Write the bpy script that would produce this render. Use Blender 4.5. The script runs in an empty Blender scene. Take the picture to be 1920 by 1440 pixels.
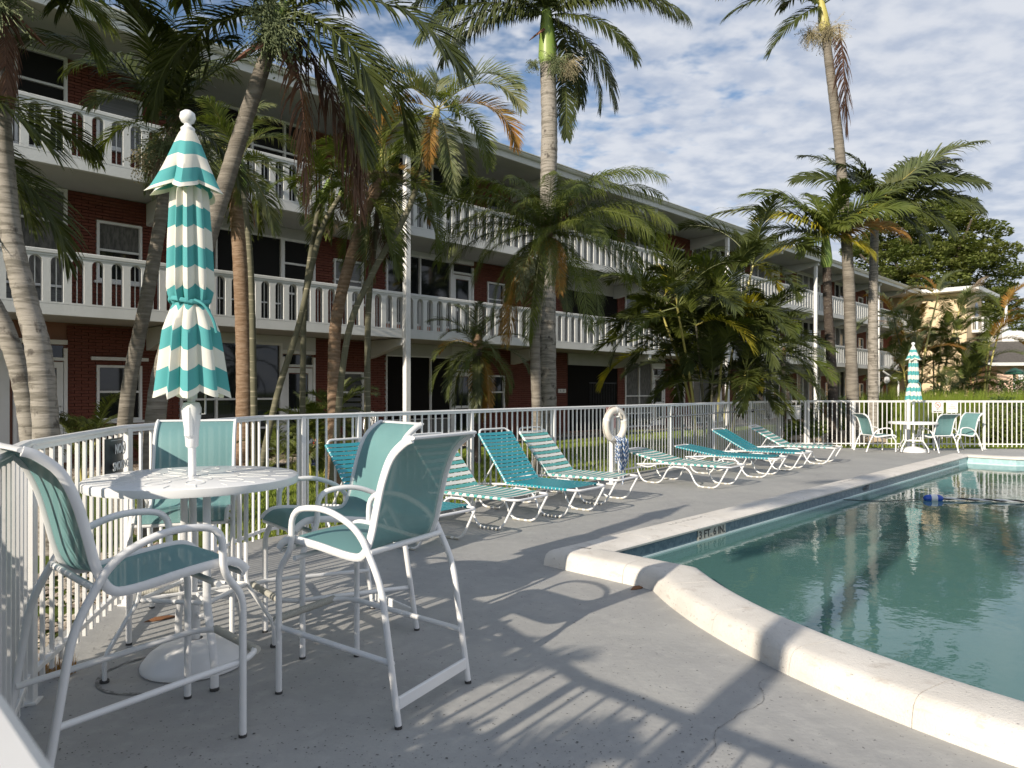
import bpy, math, random
from mathutils import Vector, Matrix, geometry
SC = bpy.context.scene
COL = SC.collection
R = math.radians
rnd = random.Random(7)

# ------------------------------------------------------------------ camera, sky, sun, exposure
F_PX, CAM_H, HOR = 1332.0, 1.45, 734.0
cam_d = bpy.data.cameras.new('camera'); cam = bpy.data.objects.new('camera', cam_d); COL.objects.link(cam)
cam.location = (0, 0, CAM_H); cam.rotation_euler = (R(90), 0, 0)
cam_d.sensor_width = 36; cam_d.lens = 36*F_PX/1920; cam_d.shift_y = (HOR-720)/1920
cam_d.clip_start = .02; cam_d.clip_end = 3000
cam_d.dof.use_dof = True; cam_d.dof.focus_distance = 5.5; cam_d.dof.aperture_fstop = 6.6
SC.camera = cam

SUN_AZ, SUN_EL = (-.6, -.8), R(24)
world = bpy.data.worlds.new('World'); SC.world = world; world.use_nodes = True
nt = world.node_tree; nt.nodes.clear()
def N_(t, **k):
    n = nt.nodes.new(t)
    for a, b in k.items(): setattr(n, a, b)
    return n
L_ = lambda a, b: nt.links.new(a, b)
sky = N_('ShaderNodeTexSky', sky_type='NISHITA', sun_disc=False, sun_elevation=SUN_EL,
         sun_rotation=math.atan2(SUN_AZ[0], SUN_AZ[1]) % (2*math.pi), air_density=1.0, dust_density=.4, ozone_density=2.2)
tc = N_('ShaderNodeTexCoord'); sep = N_('ShaderNodeSeparateXYZ'); L_(tc.outputs['Generated'], sep.inputs[0])
def M_(op, a, b=None, c=None):
    n = N_('ShaderNodeMath', operation=op)
    for i, v in enumerate((a, b, c)):
        if v is None: continue
        if isinstance(v, (int, float)): n.inputs[i].default_value = v
        else: L_(v, n.inputs[i])
    return n.outputs[0]
zz = M_('ADD', M_('MAXIMUM', sep.outputs[2], 0.0), .16)
px_ = M_('DIVIDE', sep.outputs[0], zz); py_ = M_('DIVIDE', sep.outputs[1], zz)
cmb = N_('ShaderNodeCombineXYZ'); L_(px_, cmb.inputs[0]); L_(py_, cmb.inputs[1])
def noise(scale, detail, rough, loc, dist=0., sc=(1, 1, 1), rz=0):
    m = N_('ShaderNodeMapping'); L_(cmb.outputs[0], m.inputs[0]); m.inputs['Location'].default_value = loc
    m.inputs['Scale'].default_value = sc; m.inputs['Rotation'].default_value = (0, 0, rz)
    n = N_('ShaderNodeTexNoise'); L_(m.outputs[0], n.inputs['Vector'])
    n.inputs['Scale'].default_value = scale; n.inputs['Detail'].default_value = detail
    n.inputs['Roughness'].default_value = rough; n.inputs['Distortion'].default_value = dist
    return n.outputs[0]
def ramp(v, a, b):
    m = N_('ShaderNodeMapRange', interpolation_type='SMOOTHSTEP'); L_(v, m.inputs[0])
    m.inputs[1].default_value = a; m.inputs[2].default_value = b
    return m.outputs[0]
small = noise(12.5, 3.5, .5, (3, 1, 0), .1, (.95, 1.1, 1), R(-12))
big = noise(1.0, 4, .55, (.4, 2.2, 0), .3)
grad = M_('ADD', M_('MULTIPLY', sep.outputs[0], .42), .0)       # more cover to the right of the view
cov = M_('ADD', M_('ADD', M_('MULTIPLY', small, .72), M_('MULTIPLY', big, .62)), grad)
mask = ramp(cov, .50, .74)
sh1 = noise(11, 4, .5, (3.05, 1.06, 0), .1, (.95, 1.1, 1), R(-12)); sh2 = noise(1.3, 3, .5, (2, 9, 2), .2, (.8, 1.2, 1), R(-12))
shade = ramp(M_('ADD', M_('MULTIPLY', sh1, .6), M_('MULTIPLY', sh2, .4)), .36, .62)
mixc = N_('ShaderNodeMix', data_type='RGBA'); L_(shade, mixc.inputs[0])
mixc.inputs[6].default_value = (3.7, 4.2, 5.2, 1); mixc.inputs[7].default_value = (5.8, 6.0, 6.45, 1)
mixs = N_('ShaderNodeMix', data_type='RGBA'); L_(M_('MULTIPLY', mask, .93), mixs.inputs[0])
L_(sky.outputs[0], mixs.inputs[6]); L_(mixc.outputs[2], mixs.inputs[7])
bg = N_('ShaderNodeBackground'); L_(mixs.outputs[2], bg.inputs[0]); bg.inputs[1].default_value = .10
wo = N_('ShaderNodeOutputWorld'); L_(bg.outputs[0], wo.inputs[0])

sun_d = bpy.data.lights.new('sun', 'SUN'); sun_d.energy = 4.7; sun_d.angle = R(.55); sun_d.color = (1, .89, .74)
sun = bpy.data.objects.new('sun', sun_d); COL.objects.link(sun)
sun.rotation_euler = Vector((SUN_AZ[0]*math.cos(SUN_EL), SUN_AZ[1]*math.cos(SUN_EL), math.sin(SUN_EL))).to_track_quat('Z', 'Y').to_euler()
SC.view_settings.view_transform = 'Standard'; SC.view_settings.look = 'None'
SC.view_settings.exposure = 0.38; SC.view_settings.gamma = 1; SC.view_settings.use_curve_mapping = False
try:
    SC.cycles.max_bounces = 8; SC.cycles.transparent_max_bounces = 12; SC.cycles.caustics_reflective = False; SC.cycles.caustics_refractive = False
except Exception: pass

# ------------------------------------------------------------------ materials
def mat(name, col, rough=.6, spec=.5, metal=0., noise_=None, bump=None, transl=0., alpha=None, coat=0.):
    """noise_ = (scale, second colour, low, high, stretch xyz); bump = (scale, distance, stretch)"""
    m = bpy.data.materials.new(name); m.use_nodes = True
    t = m.node_tree; b = t.nodes['Principled BSDF']; o = t.nodes['Material Output']
    b.inputs['Base Color'].default_value = (*col, 1); b.inputs['Roughness'].default_value = rough
    b.inputs['Specular IOR Level'].default_value = spec; b.inputs['Metallic'].default_value = metal
    b.inputs['Coat Weight'].default_value = coat
    co = t.nodes.new('ShaderNodeTexCoord')
    def nz(scale, st, det=5, rg=.6):
        mp = t.nodes.new('ShaderNodeMapping'); t.links.new(co.outputs['Object'], mp.inputs[0]); mp.inputs['Scale'].default_value = st
        n = t.nodes.new('ShaderNodeTexNoise'); t.links.new(mp.outputs[0], n.inputs['Vector'])
        n.inputs['Scale'].default_value = scale; n.inputs['Detail'].default_value = det; n.inputs['Roughness'].default_value = rg
        return n.outputs[0]
    last = None
    if noise_:
        for (sc, c2, lo, hi, st) in (noise_ if isinstance(noise_, list) else [noise_]):
            f = nz(sc, st)
            mr = t.nodes.new('ShaderNodeMapRange'); t.links.new(f, mr.inputs[0]); mr.inputs[1].default_value = lo; mr.inputs[2].default_value = hi
            mx = t.nodes.new('ShaderNodeMix'); mx.data_type = 'RGBA'; t.links.new(mr.outputs[0], mx.inputs[0])
            if last is None: mx.inputs[6].default_value = (*col, 1)
            else: t.links.new(last, mx.inputs[6])
            mx.inputs[7].default_value = (*c2, 1); last = mx.outputs[2]
        t.links.new(last, b.inputs['Base Color'])
    if bump:
        sc, dist, st = bump
        f = nz(sc, st)
        bp = t.nodes.new('ShaderNodeBump'); t.links.new(f, bp.inputs['Height']); bp.inputs['Distance'].default_value = dist; bp.inputs['Strength'].default_value = .8
        t.links.new(bp.outputs[0], b.inputs['Normal'])
    sh = b.outputs[0]
    if transl:
        tr = t.nodes.new('ShaderNodeBsdfTranslucent'); mx = t.nodes.new('ShaderNodeMixShader'); mx.inputs[0].default_value = transl
        tint = t.nodes.new('ShaderNodeMix'); tint.data_type = 'RGBA'; tint.blend_type = 'MULTIPLY'; tint.inputs[0].default_value = 1
        if last is not None: t.links.new(last, tint.inputs[6])
        else: tint.inputs[6].default_value = (*col, 1)
        tint.inputs[7].default_value = (1.6, 1.7, .8, 1); t.links.new(tint.outputs[2], tr.inputs[0])
        t.links.new(sh, mx.inputs[1]); t.links.new(tr.outputs[0], mx.inputs[2]); sh = mx.outputs[0]
    if alpha is not None:
        tp = t.nodes.new('ShaderNodeBsdfTransparent'); mx = t.nodes.new('ShaderNodeMixShader'); mx.inputs[0].default_value = alpha
        t.links.new(tp.outputs[0], mx.inputs[1]); t.links.new(sh, mx.inputs[2]); sh = mx.outputs[0]
    t.links.new(sh, o.inputs[0])
    return m
I3 = (1, 1, 1)
M = dict(
 deck=mat('deck_paint', (.375, .375, .362), .6, .35, noise_=[(1.1, (.30, .302, .30), .35, .65, I3), (4.5, (.335, .335, .33), .5, .62, (1, .35, 1)), (9, (.41, .41, .395), .5, .85, I3), (2.3, (.42, .41, .38), .62, .82, (1, .4, 1)), (.8, (.28, .28, .275), .58, .8, (1, 1, 1)), (34, (.13, .13, .13), .645, .68, I3), (90, (.16, .16, .16), .66, .70, I3)], bump=(28, .004, I3)),
 coping=mat('coping_paint', (.70, .67, .62), .75, .3, noise_=[(3, (.60, .57, .52), .4, .7, I3), (9, (.55, .51, .46), .58, .7, (1, 1, 3)), (40, (.34, .31, .28), .66, .70, I3)], bump=(90, .006, I3)),
 joint=mat('coping_joint', (.50, .46, .42), .9),
 grass=mat('grass_soil', (.10, .135, .028), .95, .1, noise_=(6, (.09, .11, .03), .4, .7, I3), bump=(40, .03, I3)),
 blade=mat('grass_blade', (.20, .27, .04), .6, .2, noise_=(.9, (.24, .27, .06), .35, .7, I3), transl=.35),
 mulch=mat('mulch', (.16, .12, .09), .95, .1, noise_=(30, (.40, .34, .27), .5, .62, I3), bump=(30, .03, I3)),
 pebble=mat('pebble', (.42, .37, .30), .8, noise_=(3, (.25, .2, .16), .4, .6, I3)),
 white=mat('white_paint', (.76, .76, .75), .45, .5, noise_=(2.5, (.68, .68, .66), .45, .8, I3)),
 fence=mat('fence_paint', (.74, .74, .73), .4, .5, noise_=[(2.5, (.66, .66, .65), .45, .8, I3), (14, (.5, .48, .44), .68, .8, I3)]),
 tube=mat('powder_coat_tube', (.76, .765, .77), .32, .5, noise_=[(3, (.70, .70, .70), .5, .8, I3), (45, (.42, .40, .38), .70, .76, I3)]),
 bwhite=mat('building_white', (.63, .64, .63), .6, .3, noise_=[(1.4, (.55, .56, .55), .4, .75, (1, 1, .4)), (5, (.30, .30, .28), .70, .85, (1, 1, .25))], bump=(18, .004, I3)),
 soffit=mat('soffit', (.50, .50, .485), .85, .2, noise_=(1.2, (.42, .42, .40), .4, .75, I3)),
 mortar=mat('mortar', (.30, .16, .12), .9, .1),
 brick=mat('brick_red', (.175, .056, .038), .8, .25, noise_=[(3.2, (.115, .038, .028), .35, .7, (1, 1, 4)), (1.1, (.19, .075, .05), .5, .8, (1, 1, 9)), (9, (.06, .03, .025), .66, .8, (.4, 1, 5))]),
 glass=mat('window_glass', (.012, .014, .016), .04, .6),
 glass2=mat('window_glass_blind', (.15, .155, .15), .25, .5, noise_=(2, (.10, .10, .10), .4, .6, (.3, .3, 26))),
 curtain=mat('lace_curtain', (.17, .165, .155), .8, .2, noise_=(9, (.09, .09, .085), .4, .6, (2, 1, .5))),
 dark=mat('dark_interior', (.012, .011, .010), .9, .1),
 screen=mat('bug_screen', (.022, .022, .022), .9, .1),
 metal=mat('bare_metal', (.35, .36, .37), .35, .5, .7),
 black=mat('black_metal', (.02, .02, .022), .5),
 teal=mat('teal_canvas', (.10, .375, .39), .8, .2, bump=(240, .0006, I3), transl=.12),
 cwhite=mat('white_canvas', (.74, .72, .67), .85, .2, noise_=(3, (.66, .63, .57), .5, .8, I3), bump=(240, .0006, I3), transl=.12),
 strapt=mat('teal_vinyl', (.025, .285, .345), .32, .5, noise_=(7, (.03, .24, .29), .5, .7, I3)),
 straps=mat('green_vinyl', (.09, .36, .34), .35, .5),
 strapw=mat('white_vinyl', (.70, .70, .66), .4, .5),
 vwrap=mat('grey_wrap', (.44, .43, .38), .6),
 rubber=mat('rubber', (.05, .05, .05), .8),
 tile=mat('pool_tile', (.10, .16, .20), .25, .5, noise_=(20, (.06, .11, .15), .45, .55, I3)),
 tile2=mat('pool_tile_pale', (.33, .50, .52), .3, .5, noise_=(12, (.42, .58, .6), .45, .6, I3)),
 plaster=mat('pool_plaster', (.25, .47, .44), .8, .2, noise_=(.7, (.20, .40, .38), .4, .7, I3)),
 pale_strip=mat('waterline_strip', (.55, .68, .70), .4),
 signblk=mat('sign_black', (.03, .03, .032), .4), signwht=mat('sign_white', (.78, .76, .72), .5), signpink=mat('sign_faded', (.52, .30, .27), .6, noise_=(12, (.6, .42, .38), .4, .7, I3)),
 ink=mat('ink_black', (.03, .03, .03), .6), inkred=mat('ink_red', (.45, .08, .06), .6), inkblue=mat('ink_blue', (.10, .35, .55), .6), inkw=mat('ink_white', (.62, .62, .62), .6), faint=mat('ink_faint', (.33, .31, .29), .8),
 ring=mat('life_ring', (.66, .62, .55), .55, noise_=(6, (.5, .46, .4), .5, .8, I3)), rope=mat('rope_white', (.62, .66, .70), .8), ropeb=mat('rope_blue', (.05, .13, .30), .8),
 fblue=mat('float_blue', (.02, .08, .42), .25), cream=mat('cream_stucco', (.72, .58, .38), .8, .2, noise_=(2, (.64, .5, .33), .4, .7, I3)), pink=mat('pink_stucco', (.70, .50, .40), .8, .2),
 shingle=mat('dark_shingle', (.06, .055, .05), .9, noise_=(9, (.11, .10, .09), .4, .6, (1, 1, 4))), gutter=mat('gutter', (.60, .61, .56), .5, noise_=(2, (.5, .5, .44), .4, .7, I3)),
 red=mat('gnome_red', (.5, .03, .02), .4), skin=mat('gnome_skin', (.5, .3, .2), .6), bluec=mat('gnome_blue', (.04, .06, .2), .5), rust=mat('rusty_orange', (.45, .20, .12), .6),
 greenp=mat('green_paint', (.02, .10, .06), .4), rock=mat('garden_rock', (.42, .34, .24), .9, noise_=(5, (.28, .22, .16), .4, .7, I3), bump=(8, .03, I3)),
 bottle=mat('clear_glass', (.5, .5, .5), .1, .8),
 # foliage
 leaf=mat('palm_leaf', (.078, .105, .020), .5, .35, noise_=(1.3, (.135, .155, .03), .4, .7, I3), transl=.28),
 leafd=mat('palm_leaf_dark', (.045, .060, .015), .46, .4, noise_=(1.3, (.08, .095, .022), .4, .7, I3), transl=.22),
 leafp=mat('palm_leaf_pale', (.115, .145, .060), .5, .4, noise_=(1.5, (.17, .17, .07), .4, .7, I3), transl=.3),
 leafy=mat('palm_leaf_yellow', (.42, .35, .03), .5, .4, noise_=(1.6, (.30, .30, .05), .4, .7, I3), transl=.35),
 leafo=mat('palm_leaf_orange', (.34, .17, .04), .6, .3, noise_=(2, (.20, .15, .04), .4, .7, I3), transl=.3),
 dead=mat('palm_leaf_dead', (.105, .055, .038), .8, .2, noise_=(2, (.17, .10, .07), .4, .7, I3), transl=.12),
 deadg=mat('palm_leaf_grey', (.26, .21, .15), .85, .2, noise_=(3, (.15, .11, .08), .4, .7, I3)),
 rachis=mat('palm_stem', (.13, .15, .04), .5), rachisy=mat('palm_stem_yellow', (.34, .28, .08), .5),
 bark=mat('palm_bark', (.165, .148, .125), .9, .15, noise_=[(3.0, (.255, .23, .195), .42, .62, (1, 1, 9)), (1.3, (.12, .105, .085), .5, .75, (1, 1, 3))], bump=(3, .03, (1, 1, 12))),
 barkw=mat('palm_bark_pale', (.31, .285, .25), .9, .15, noise_=[(3.0, (.18, .165, .14), .48, .60, (1, 1, 9)), (9, (.09, .08, .07), .56, .68, (1, 1, .8))], bump=(3, .02, (1, 1, 12))),
 barkb=mat('palm_bark_brown', (.19, .125, .08), .9, .15, noise_=(5, (.28, .20, .14), .42, .62, (1, 1, 6)), bump=(6, .03, (1, 1, 5))),
 barkd=mat('palm_bark_dark', (.085, .07, .058), .95, .1, noise_=[(26, (.45, .43, .40), .62, .68, I3), (5, (.05, .04, .035), .4, .7, (1, 1, 4))], bump=(8, .03, (1, 1, 4))),
 barks=mat('cane_bark', (.13, .125, .085), .8, .2, noise_=(3, (.30, .27, .20), .56, .62, (.4, .4, 7))),
 shaft=mat('crownshaft', (.17, .27, .05), .4, .5, noise_=(2, (.30, .36, .10), .45, .75, (1, 1, .3))),
 shafty=mat('crownshaft_yellow', (.45, .40, .12), .45, .5),
 fruit=mat('fruit_green', (.16, .19, .09), .7), fruitb=mat('fruit_beige', (.36, .31, .19), .8), spathe=mat('spathe_brown', (.20, .09, .06), .8),
 shrub=mat('shrub_leaf', (.050, .085, .020), .5, .4, noise_=(3, (.10, .14, .035), .45, .7, I3), transl=.3),
 shruby=mat('shrub_leaf_light', (.15, .19, .045), .5, .4, noise_=(3, (.22, .24, .08), .45, .7, I3), transl=.35),
 treel=mat('tree_leaf', (.12, .15, .04), .6, .3, noise_=(.5, (.19, .20, .06), .4, .7, I3), transl=.3),
 tbark=mat('tree_bark', (.10, .08, .06), .9),
 stain=mat('old_stain', (.17, .165, .155), .8, noise_=(30, (.33, .33, .32), .45, .6, (1, 1, 1))),
 dleaf=mat('dry_leaf', (.20, .09, .04), .8),
)
def sling_mat():
    m = bpy.data.materials.new('mesh_sling'); m.use_nodes = True; t = m.node_tree
    b = t.nodes['Principled BSDF']; o = t.nodes['Material Output']; b.inputs['Roughness'].default_value = .6
    b.inputs['Base Color'].default_value = (.15, .31, .315, 1)
    co = t.nodes.new('ShaderNodeTexCoord'); ck = t.nodes.new('ShaderNodeTexChecker'); t.links.new(co.outputs['UV'], ck.inputs[0]); ck.inputs['Scale'].default_value = 1.0
    ck.inputs[1].default_value = (.13, .285, .295, 1); ck.inputs[2].default_value = (.21, .40, .40, 1)
    nz = t.nodes.new('ShaderNodeTexNoise'); t.links.new(co.outputs['Object'], nz.inputs['Vector']); nz.inputs['Scale'].default_value = 3
    mx = t.nodes.new('ShaderNodeMix'); mx.data_type = 'RGBA'; mx.blend_type = 'MULTIPLY'; mx.inputs[0].default_value = .35
    t.links.new(ck.outputs[0], mx.inputs[6]); t.links.new(nz.outputs[0], mx.inputs[7]); t.links.new(mx.outputs[2], b.inputs['Base Color'])
    tr = t.nodes.new('ShaderNodeBsdfTranslucent'); t.links.new(mx.outputs[2], tr.inputs[0]); m1 = t.nodes.new('ShaderNodeMixShader'); m1.inputs[0].default_value = .04
    t.links.new(b.outputs[0], m1.inputs[1]); t.links.new(tr.outputs[0], m1.inputs[2])
    tp = t.nodes.new('ShaderNodeBsdfTransparent'); m2 = t.nodes.new('ShaderNodeMixShader'); m2.inputs[0].default_value = .965
    t.links.new(tp.outputs[0], m2.inputs[1]); t.links.new(m1.outputs[0], m2.inputs[2]); t.links.new(m2.outputs[0], o.inputs[0])
    return m
M['sling'] = sling_mat()
def water_mat():
    m = bpy.data.materials.new('pool_water'); m.use_nodes = True; t = m.node_tree; t.nodes.clear()
    o = t.nodes.new('ShaderNodeOutputMaterial'); co = t.nodes.new('ShaderNodeTexCoord')
    def nz(s, st, d):
        mp = t.nodes.new('ShaderNodeMapping'); t.links.new(co.outputs['Object'], mp.inputs[0]); mp.inputs['Scale'].default_value = st
        n = t.nodes.new('ShaderNodeTexNoise'); t.links.new(mp.outputs[0], n.inputs[0]); n.inputs['Scale'].default_value = s; n.inputs['Detail'].default_value = d; return n.outputs[0]
    a = nz(2.2, (1, 1, 1), 3); c = nz(14, (1, 1, 1), 2)
    ad = t.nodes.new('ShaderNodeMath'); ad.operation = 'MULTIPLY_ADD'; t.links.new(c, ad.inputs[0]); ad.inputs[1].default_value = .22; t.links.new(a, ad.inputs[2])
    bp = t.nodes.new('ShaderNodeBump'); bp.inputs['Strength'].default_value = .07; bp.inputs['Distance'].default_value = .05; t.links.new(ad.outputs[0], bp.inputs['Height'])
    gl = t.nodes.new('ShaderNodeBsdfGlossy'); gl.inputs['Roughness'].default_value = .01; t.links.new(bp.outputs[0], gl.inputs['Normal']); gl.inputs[0].default_value = (.95, .98, 1, 1)
    tr = t.nodes.new('ShaderNodeBsdfTransparent'); tr.inputs[0].default_value = (.50, .76, .72, 1)
    df = t.nodes.new('ShaderNodeBsdfDiffuse'); df.inputs[0].default_value = (.155, .335, .31, 1)
    m0 = t.nodes.new('ShaderNodeMixShader'); m0.inputs[0].default_value = .5; t.links.new(tr.outputs[0], m0.inputs[1]); t.links.new(df.outputs[0], m0.inputs[2])
    fr = t.nodes.new('ShaderNodeFresnel'); fr.inputs[0].default_value = 1.36; t.links.new(bp.outputs[0], fr.inputs['Normal'])
    mx = t.nodes.new('ShaderNodeMixShader'); t.links.new(fr.outputs[0], mx.inputs[0]); t.links.new(m0.outputs[0], mx.inputs[1]); t.links.new(gl.outputs[0], mx.inputs[2])
    t.links.new(mx.outputs[0], o.inputs[0]); return m
M['water'] = water_mat()

# ------------------------------------------------------------------ helpers
V = Vector
def at(px, d, z=0.):                       # place on the column of the picture px at distance d
    return V(((px-960)/F_PX*d, d, z))
def gd(px, py, z=0.):                      # point of the plane z seen at (px, py)
    d = (CAM_H-z)*F_PX/(py-HOR); return at(px, d, z)
def zat(py, d): return CAM_H+(HOR-py)*d/F_PX

class MB:
    def __init__(s): s.v = []; s.f = []; s.m = []; s.uv = None
    def add(s, vs, fs, mi=0):
        b = len(s.v); s.v += [tuple(p) for p in vs]
        for f in fs: s.f.append(tuple(b+i for i in f)); s.m.append(mi)
    def box(s, c, sz, mi=0, rot=None, bev=0.):
        hx, hy, hz = sz[0]/2, sz[1]/2, sz[2]/2; c = V(c)
        if bev:
            b = min(bev, hx*.9, hy*.9, hz*.9); P = []
            # chamfered box: 24 verts
            import itertools
            idx = {}
            for sx, sy, sz_ in itertools.product((-1, 1), repeat=3):
                for ax in range(3):
                    p = [sx*(hx-b), sy*(hy-b), sz_*(hz-b)]
                    p[ax] = (sx*hx, sy*hy, sz_*hz)[ax]
                    idx[(sx, sy, sz_, ax)] = len(P); P.append(V(p))
            F = []
            for ax in range(3):
                a, b2 = [(1, 2), (2, 0), (0, 1)][ax]
                for sg in (-1, 1):
                    q = []
                    for (u, w) in ((-1, -1), (1, -1), (1, 1), (-1, 1)):
                        k = [0, 0, 0]; k[ax] = sg; k[a] = u; k[b2] = w; q.append(idx[(*k, ax)])
                    F.append(q if sg > 0 else q[::-1])
            for ax in range(3):
                a, b2 = [(1, 2), (2, 0), (0, 1)][ax]
                for sa in (-1, 1):
                    for sb in (-1, 1):
                        def K(sx, which):
                            k = [0, 0, 0]; k[ax] = sx; k[a] = sa; k[b2] = sb; return idx[(*k, which)]
                        q = [K(-1, a), K(1, a), K(1, b2), K(-1, b2)]
                        F.append(q if sa*sb > 0 else q[::-1])
            for sx, sy, sz_ in itertools.product((-1, 1), repeat=3):
                q = [idx[(sx, sy, sz_, k)] for k in range(3)]
                F.append(q if sx*sy*sz_ > 0 else q[::-1])
            P = [c+(rot @ p if rot else p) for p in P]
            s.add(P, F, mi); return
        P = [V((x, y, z)) for x in (-hx, hx) for y in (-hy, hy) for z in (-hz, hz)]
        P = [c+(rot @ p if rot else p) for p in P]
        s.add(P, [(0, 1, 3, 2), (4, 6, 7, 5), (0, 4, 5, 1), (2, 3, 7, 6), (0, 2, 6, 4), (1, 5, 7, 3)], mi)
    def tube(s, pts, r, n=8, mi=0, caps=True, closed=False, flat=None, up=None):
        pts = [V(p) for p in pts]; k = len(pts)
        rs = r if isinstance(r, (list, tuple)) else [r]*k
        b = len(s.v); ref = None
        for i, p in enumerate(pts):
            if closed: t = pts[(i+1) % k]-pts[i-1]
            else: t = pts[min(i+1, k-1)]-pts[max(i-1, 0)]
            if t.length < 1e-9: t = V((0, 0, 1))
            t.normalize()
            if up is not None: ref = V(up)
            elif ref is None:
                ref = V((0, 0, 1)) if abs(t.z) < .9 else V((1, 0, 0))
            side = t.cross(ref)
            if side.length < 1e-6: side = t.cross(V((1, 0, 0)))
            side.normalize(); nn = side.cross(t).normalized()
            if up is None: ref = nn
            fx, fy = flat if flat else (1, 1)
            for j in range(n):
                a = 2*math.pi*(j+.5)/n
                s.v.append(tuple(p+side*(math.cos(a)*rs[i]*fx)+nn*(math.sin(a)*rs[i]*fy)))
        m = k if closed else k-1
        for i in range(m):
            i2 = (i+1) % k
            for j in range(n):
                j2 = (j+1) % n
                s.f.append((b+i*n+j, b+i2*n+j, b+i2*n+j2, b+i*n+j2)); s.m.append(mi)
        if caps and not closed:
            s.f.append(tuple(b+j for j in range(n))); s.m.append(mi)
            s.f.append(tuple(b+(k-1)*n+j for j in reversed(range(n)))); s.m.append(mi)
    def lathe(s, prof, c=(0, 0, 0), n=24, mi=0):
        b = len(s.v); c = V(c)
        for (r, z) in prof:
            for j in range(n):
                a = 2*math.pi*j/n; s.v.append((c.x+r*math.cos(a), c.y+r*math.sin(a), c.z+z))
        for i in range(len(prof)-1):
            for j in range(n):
                j2 = (j+1) % n; s.f.append((b+i*n+j, b+i*n+j2, b+(i+1)*n+j2, b+(i+1)*n+j)); s.m.append(mi)
    def prism(s, poly, vec, mi=0):
        k = len(poly); P = [V(p) for p in poly]; v = V(vec)
        s.add(P+[p+v for p in P], [tuple(reversed(range(k))), tuple(range(k, 2*k))]+[(i, (i+1) % k, (i+1) % k+k, i+k) for i in range(k)], mi)
    def mesh(s, name, mats, smooth=False):
        me = bpy.data.meshes.new(name); me.from_pydata(s.v, [], s.f)
        for x in (mats if isinstance(mats, (list, tuple)) else [mats]): me.materials.append(M[x] if isinstance(x, str) else x)
        if any(s.m): me.polygons.foreach_set('material_index', s.m)
        if smooth:
            me.polygons.foreach_set('use_smooth', [True]*len(s.f))
            try: me.set_sharp_from_angle(angle=R(smooth if smooth is not True else 50))
            except Exception: pass
        me.update(); return me
    def build(s, name, mats, parent=None, smooth=False, loc=None, rz=0):
        return link(name, s.mesh(name, mats, smooth), parent, loc, rz)
def link(name, me, parent=None, loc=None, rz=0):
    o = bpy.data.objects.new(name, me); COL.objects.link(o); o.parent = parent
    if loc is not None: o.location = loc
    if rz: o.rotation_euler = (0, 0, rz)
    return o
def tag(o, label=None, cat=None, group=None, kind=None):
    if label: o['label'] = label
    if cat: o['category'] = cat
    if group: o['group'] = group
    if kind: o['kind'] = kind
    return o
def thing(name, label, cat, loc=(0, 0, 0), rz=0, group=None):
    o = bpy.data.objects.new(name, None); o.empty_display_size = .1; COL.objects.link(o); o.location = loc; o.rotation_euler = (0, 0, rz)
    return tag(o, label, cat, group)
def struct(name, mb, mats, smooth=False): return tag(mb.build(name, mats, None, smooth), kind='structure')
def copy_tree(o, parent=None):
    c = o.copy(); COL.objects.link(c); c.parent = parent
    for ch in KIDS.get(o.name, []): pass
    return c
KIDS = {}
def dup(root):
    kids = {}
    for x in bpy.data.objects:
        if x.parent: kids.setdefault(x.parent.name, []).append(x)
    def rec(o, par):
        c = o.copy(); COL.objects.link(c); c.parent = par
        for ch in kids.get(o.name, []): rec(ch, c)
        return c
    return rec(root, None)
def smooth_path(pts, n=6):
    pts = [V(p) for p in pts]; out = []
    for i in range(len(pts)-1):
        p0, p1, p2, p3 = pts[max(i-1, 0)], pts[i], pts[i+1], pts[min(i+2, len(pts)-1)]
        for k in range(n):
            t = k/n
            out.append(.5*((2*p1)+(p2-p0)*t+(2*p0-5*p1+4*p2-p3)*t*t+(3*p1-p0-3*p2+p3)*t**3))
    return out+[pts[-1]]
def rounded(pts, rad, n=4):
    """polyline with each inner corner rounded"""
    pts = [V(p) for p in pts]; out = [pts[0]]
    for i in range(1, len(pts)-1):
        a, b, c = pts[i-1], pts[i], pts[i+1]; d1 = (a-b); d2 = (c-b)
        r = min(rad, d1.length*.48, d2.length*.48); p = b+d1.normalized()*r; q = b+d2.normalized()*r
        for k in range(n+1):
            t = k/n; out.append((1-t)**2*p+2*t*(1-t)*b+t*t*q)
    return out+[pts[-1]]
def text_obj(name, s, size, m, parent, loc, rot, ext=.002, align='CENTER', sx=1.0):
    cu = bpy.data.curves.new(name, 'FONT'); cu.body = s; cu.size = size; cu.extrude = ext; cu.align_x = align; cu.align_y = 'CENTER'; cu.offset = size*.012
    cu.resolution_u = 3
    t = bpy.data.objects.new(name, cu); COL.objects.link(t); bpy.context.view_layer.update()
    me = bpy.data.meshes.new_from_object(t); me.materials.clear(); me.materials.append(M[m]); bpy.data.objects.remove(t)
    o = link(name, me, parent, loc); o.rotation_euler = rot; o.scale = (sx, 1, 1); return o
# ------------------------------------------------------------------ pool outline
UD = V((.7014, .7127, 0)); ND = V((.7127, -.7014, 0))
A0 = V((.26, 5.93, 0)); LEN = 13.1
def arc_pts(start, phi0, R0, tot, n, flip=1):
    pts = []; p = start.copy(); ds = R0*tot/n
    for i in range(n+1):
        pts.append(p.copy()); ph = phi0+tot*(i+.5)/n
        p = p+V((math.sin(ph), -math.cos(ph), 0))*ds*flip
    return pts
B0 = A0+ND*1.07
near = arc_pts(B0, R(3.5), 4.4, R(84), 40)
B1 = near[-1]; E0 = B1+ND*1.07
F0 = A0+UD*LEN
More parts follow.
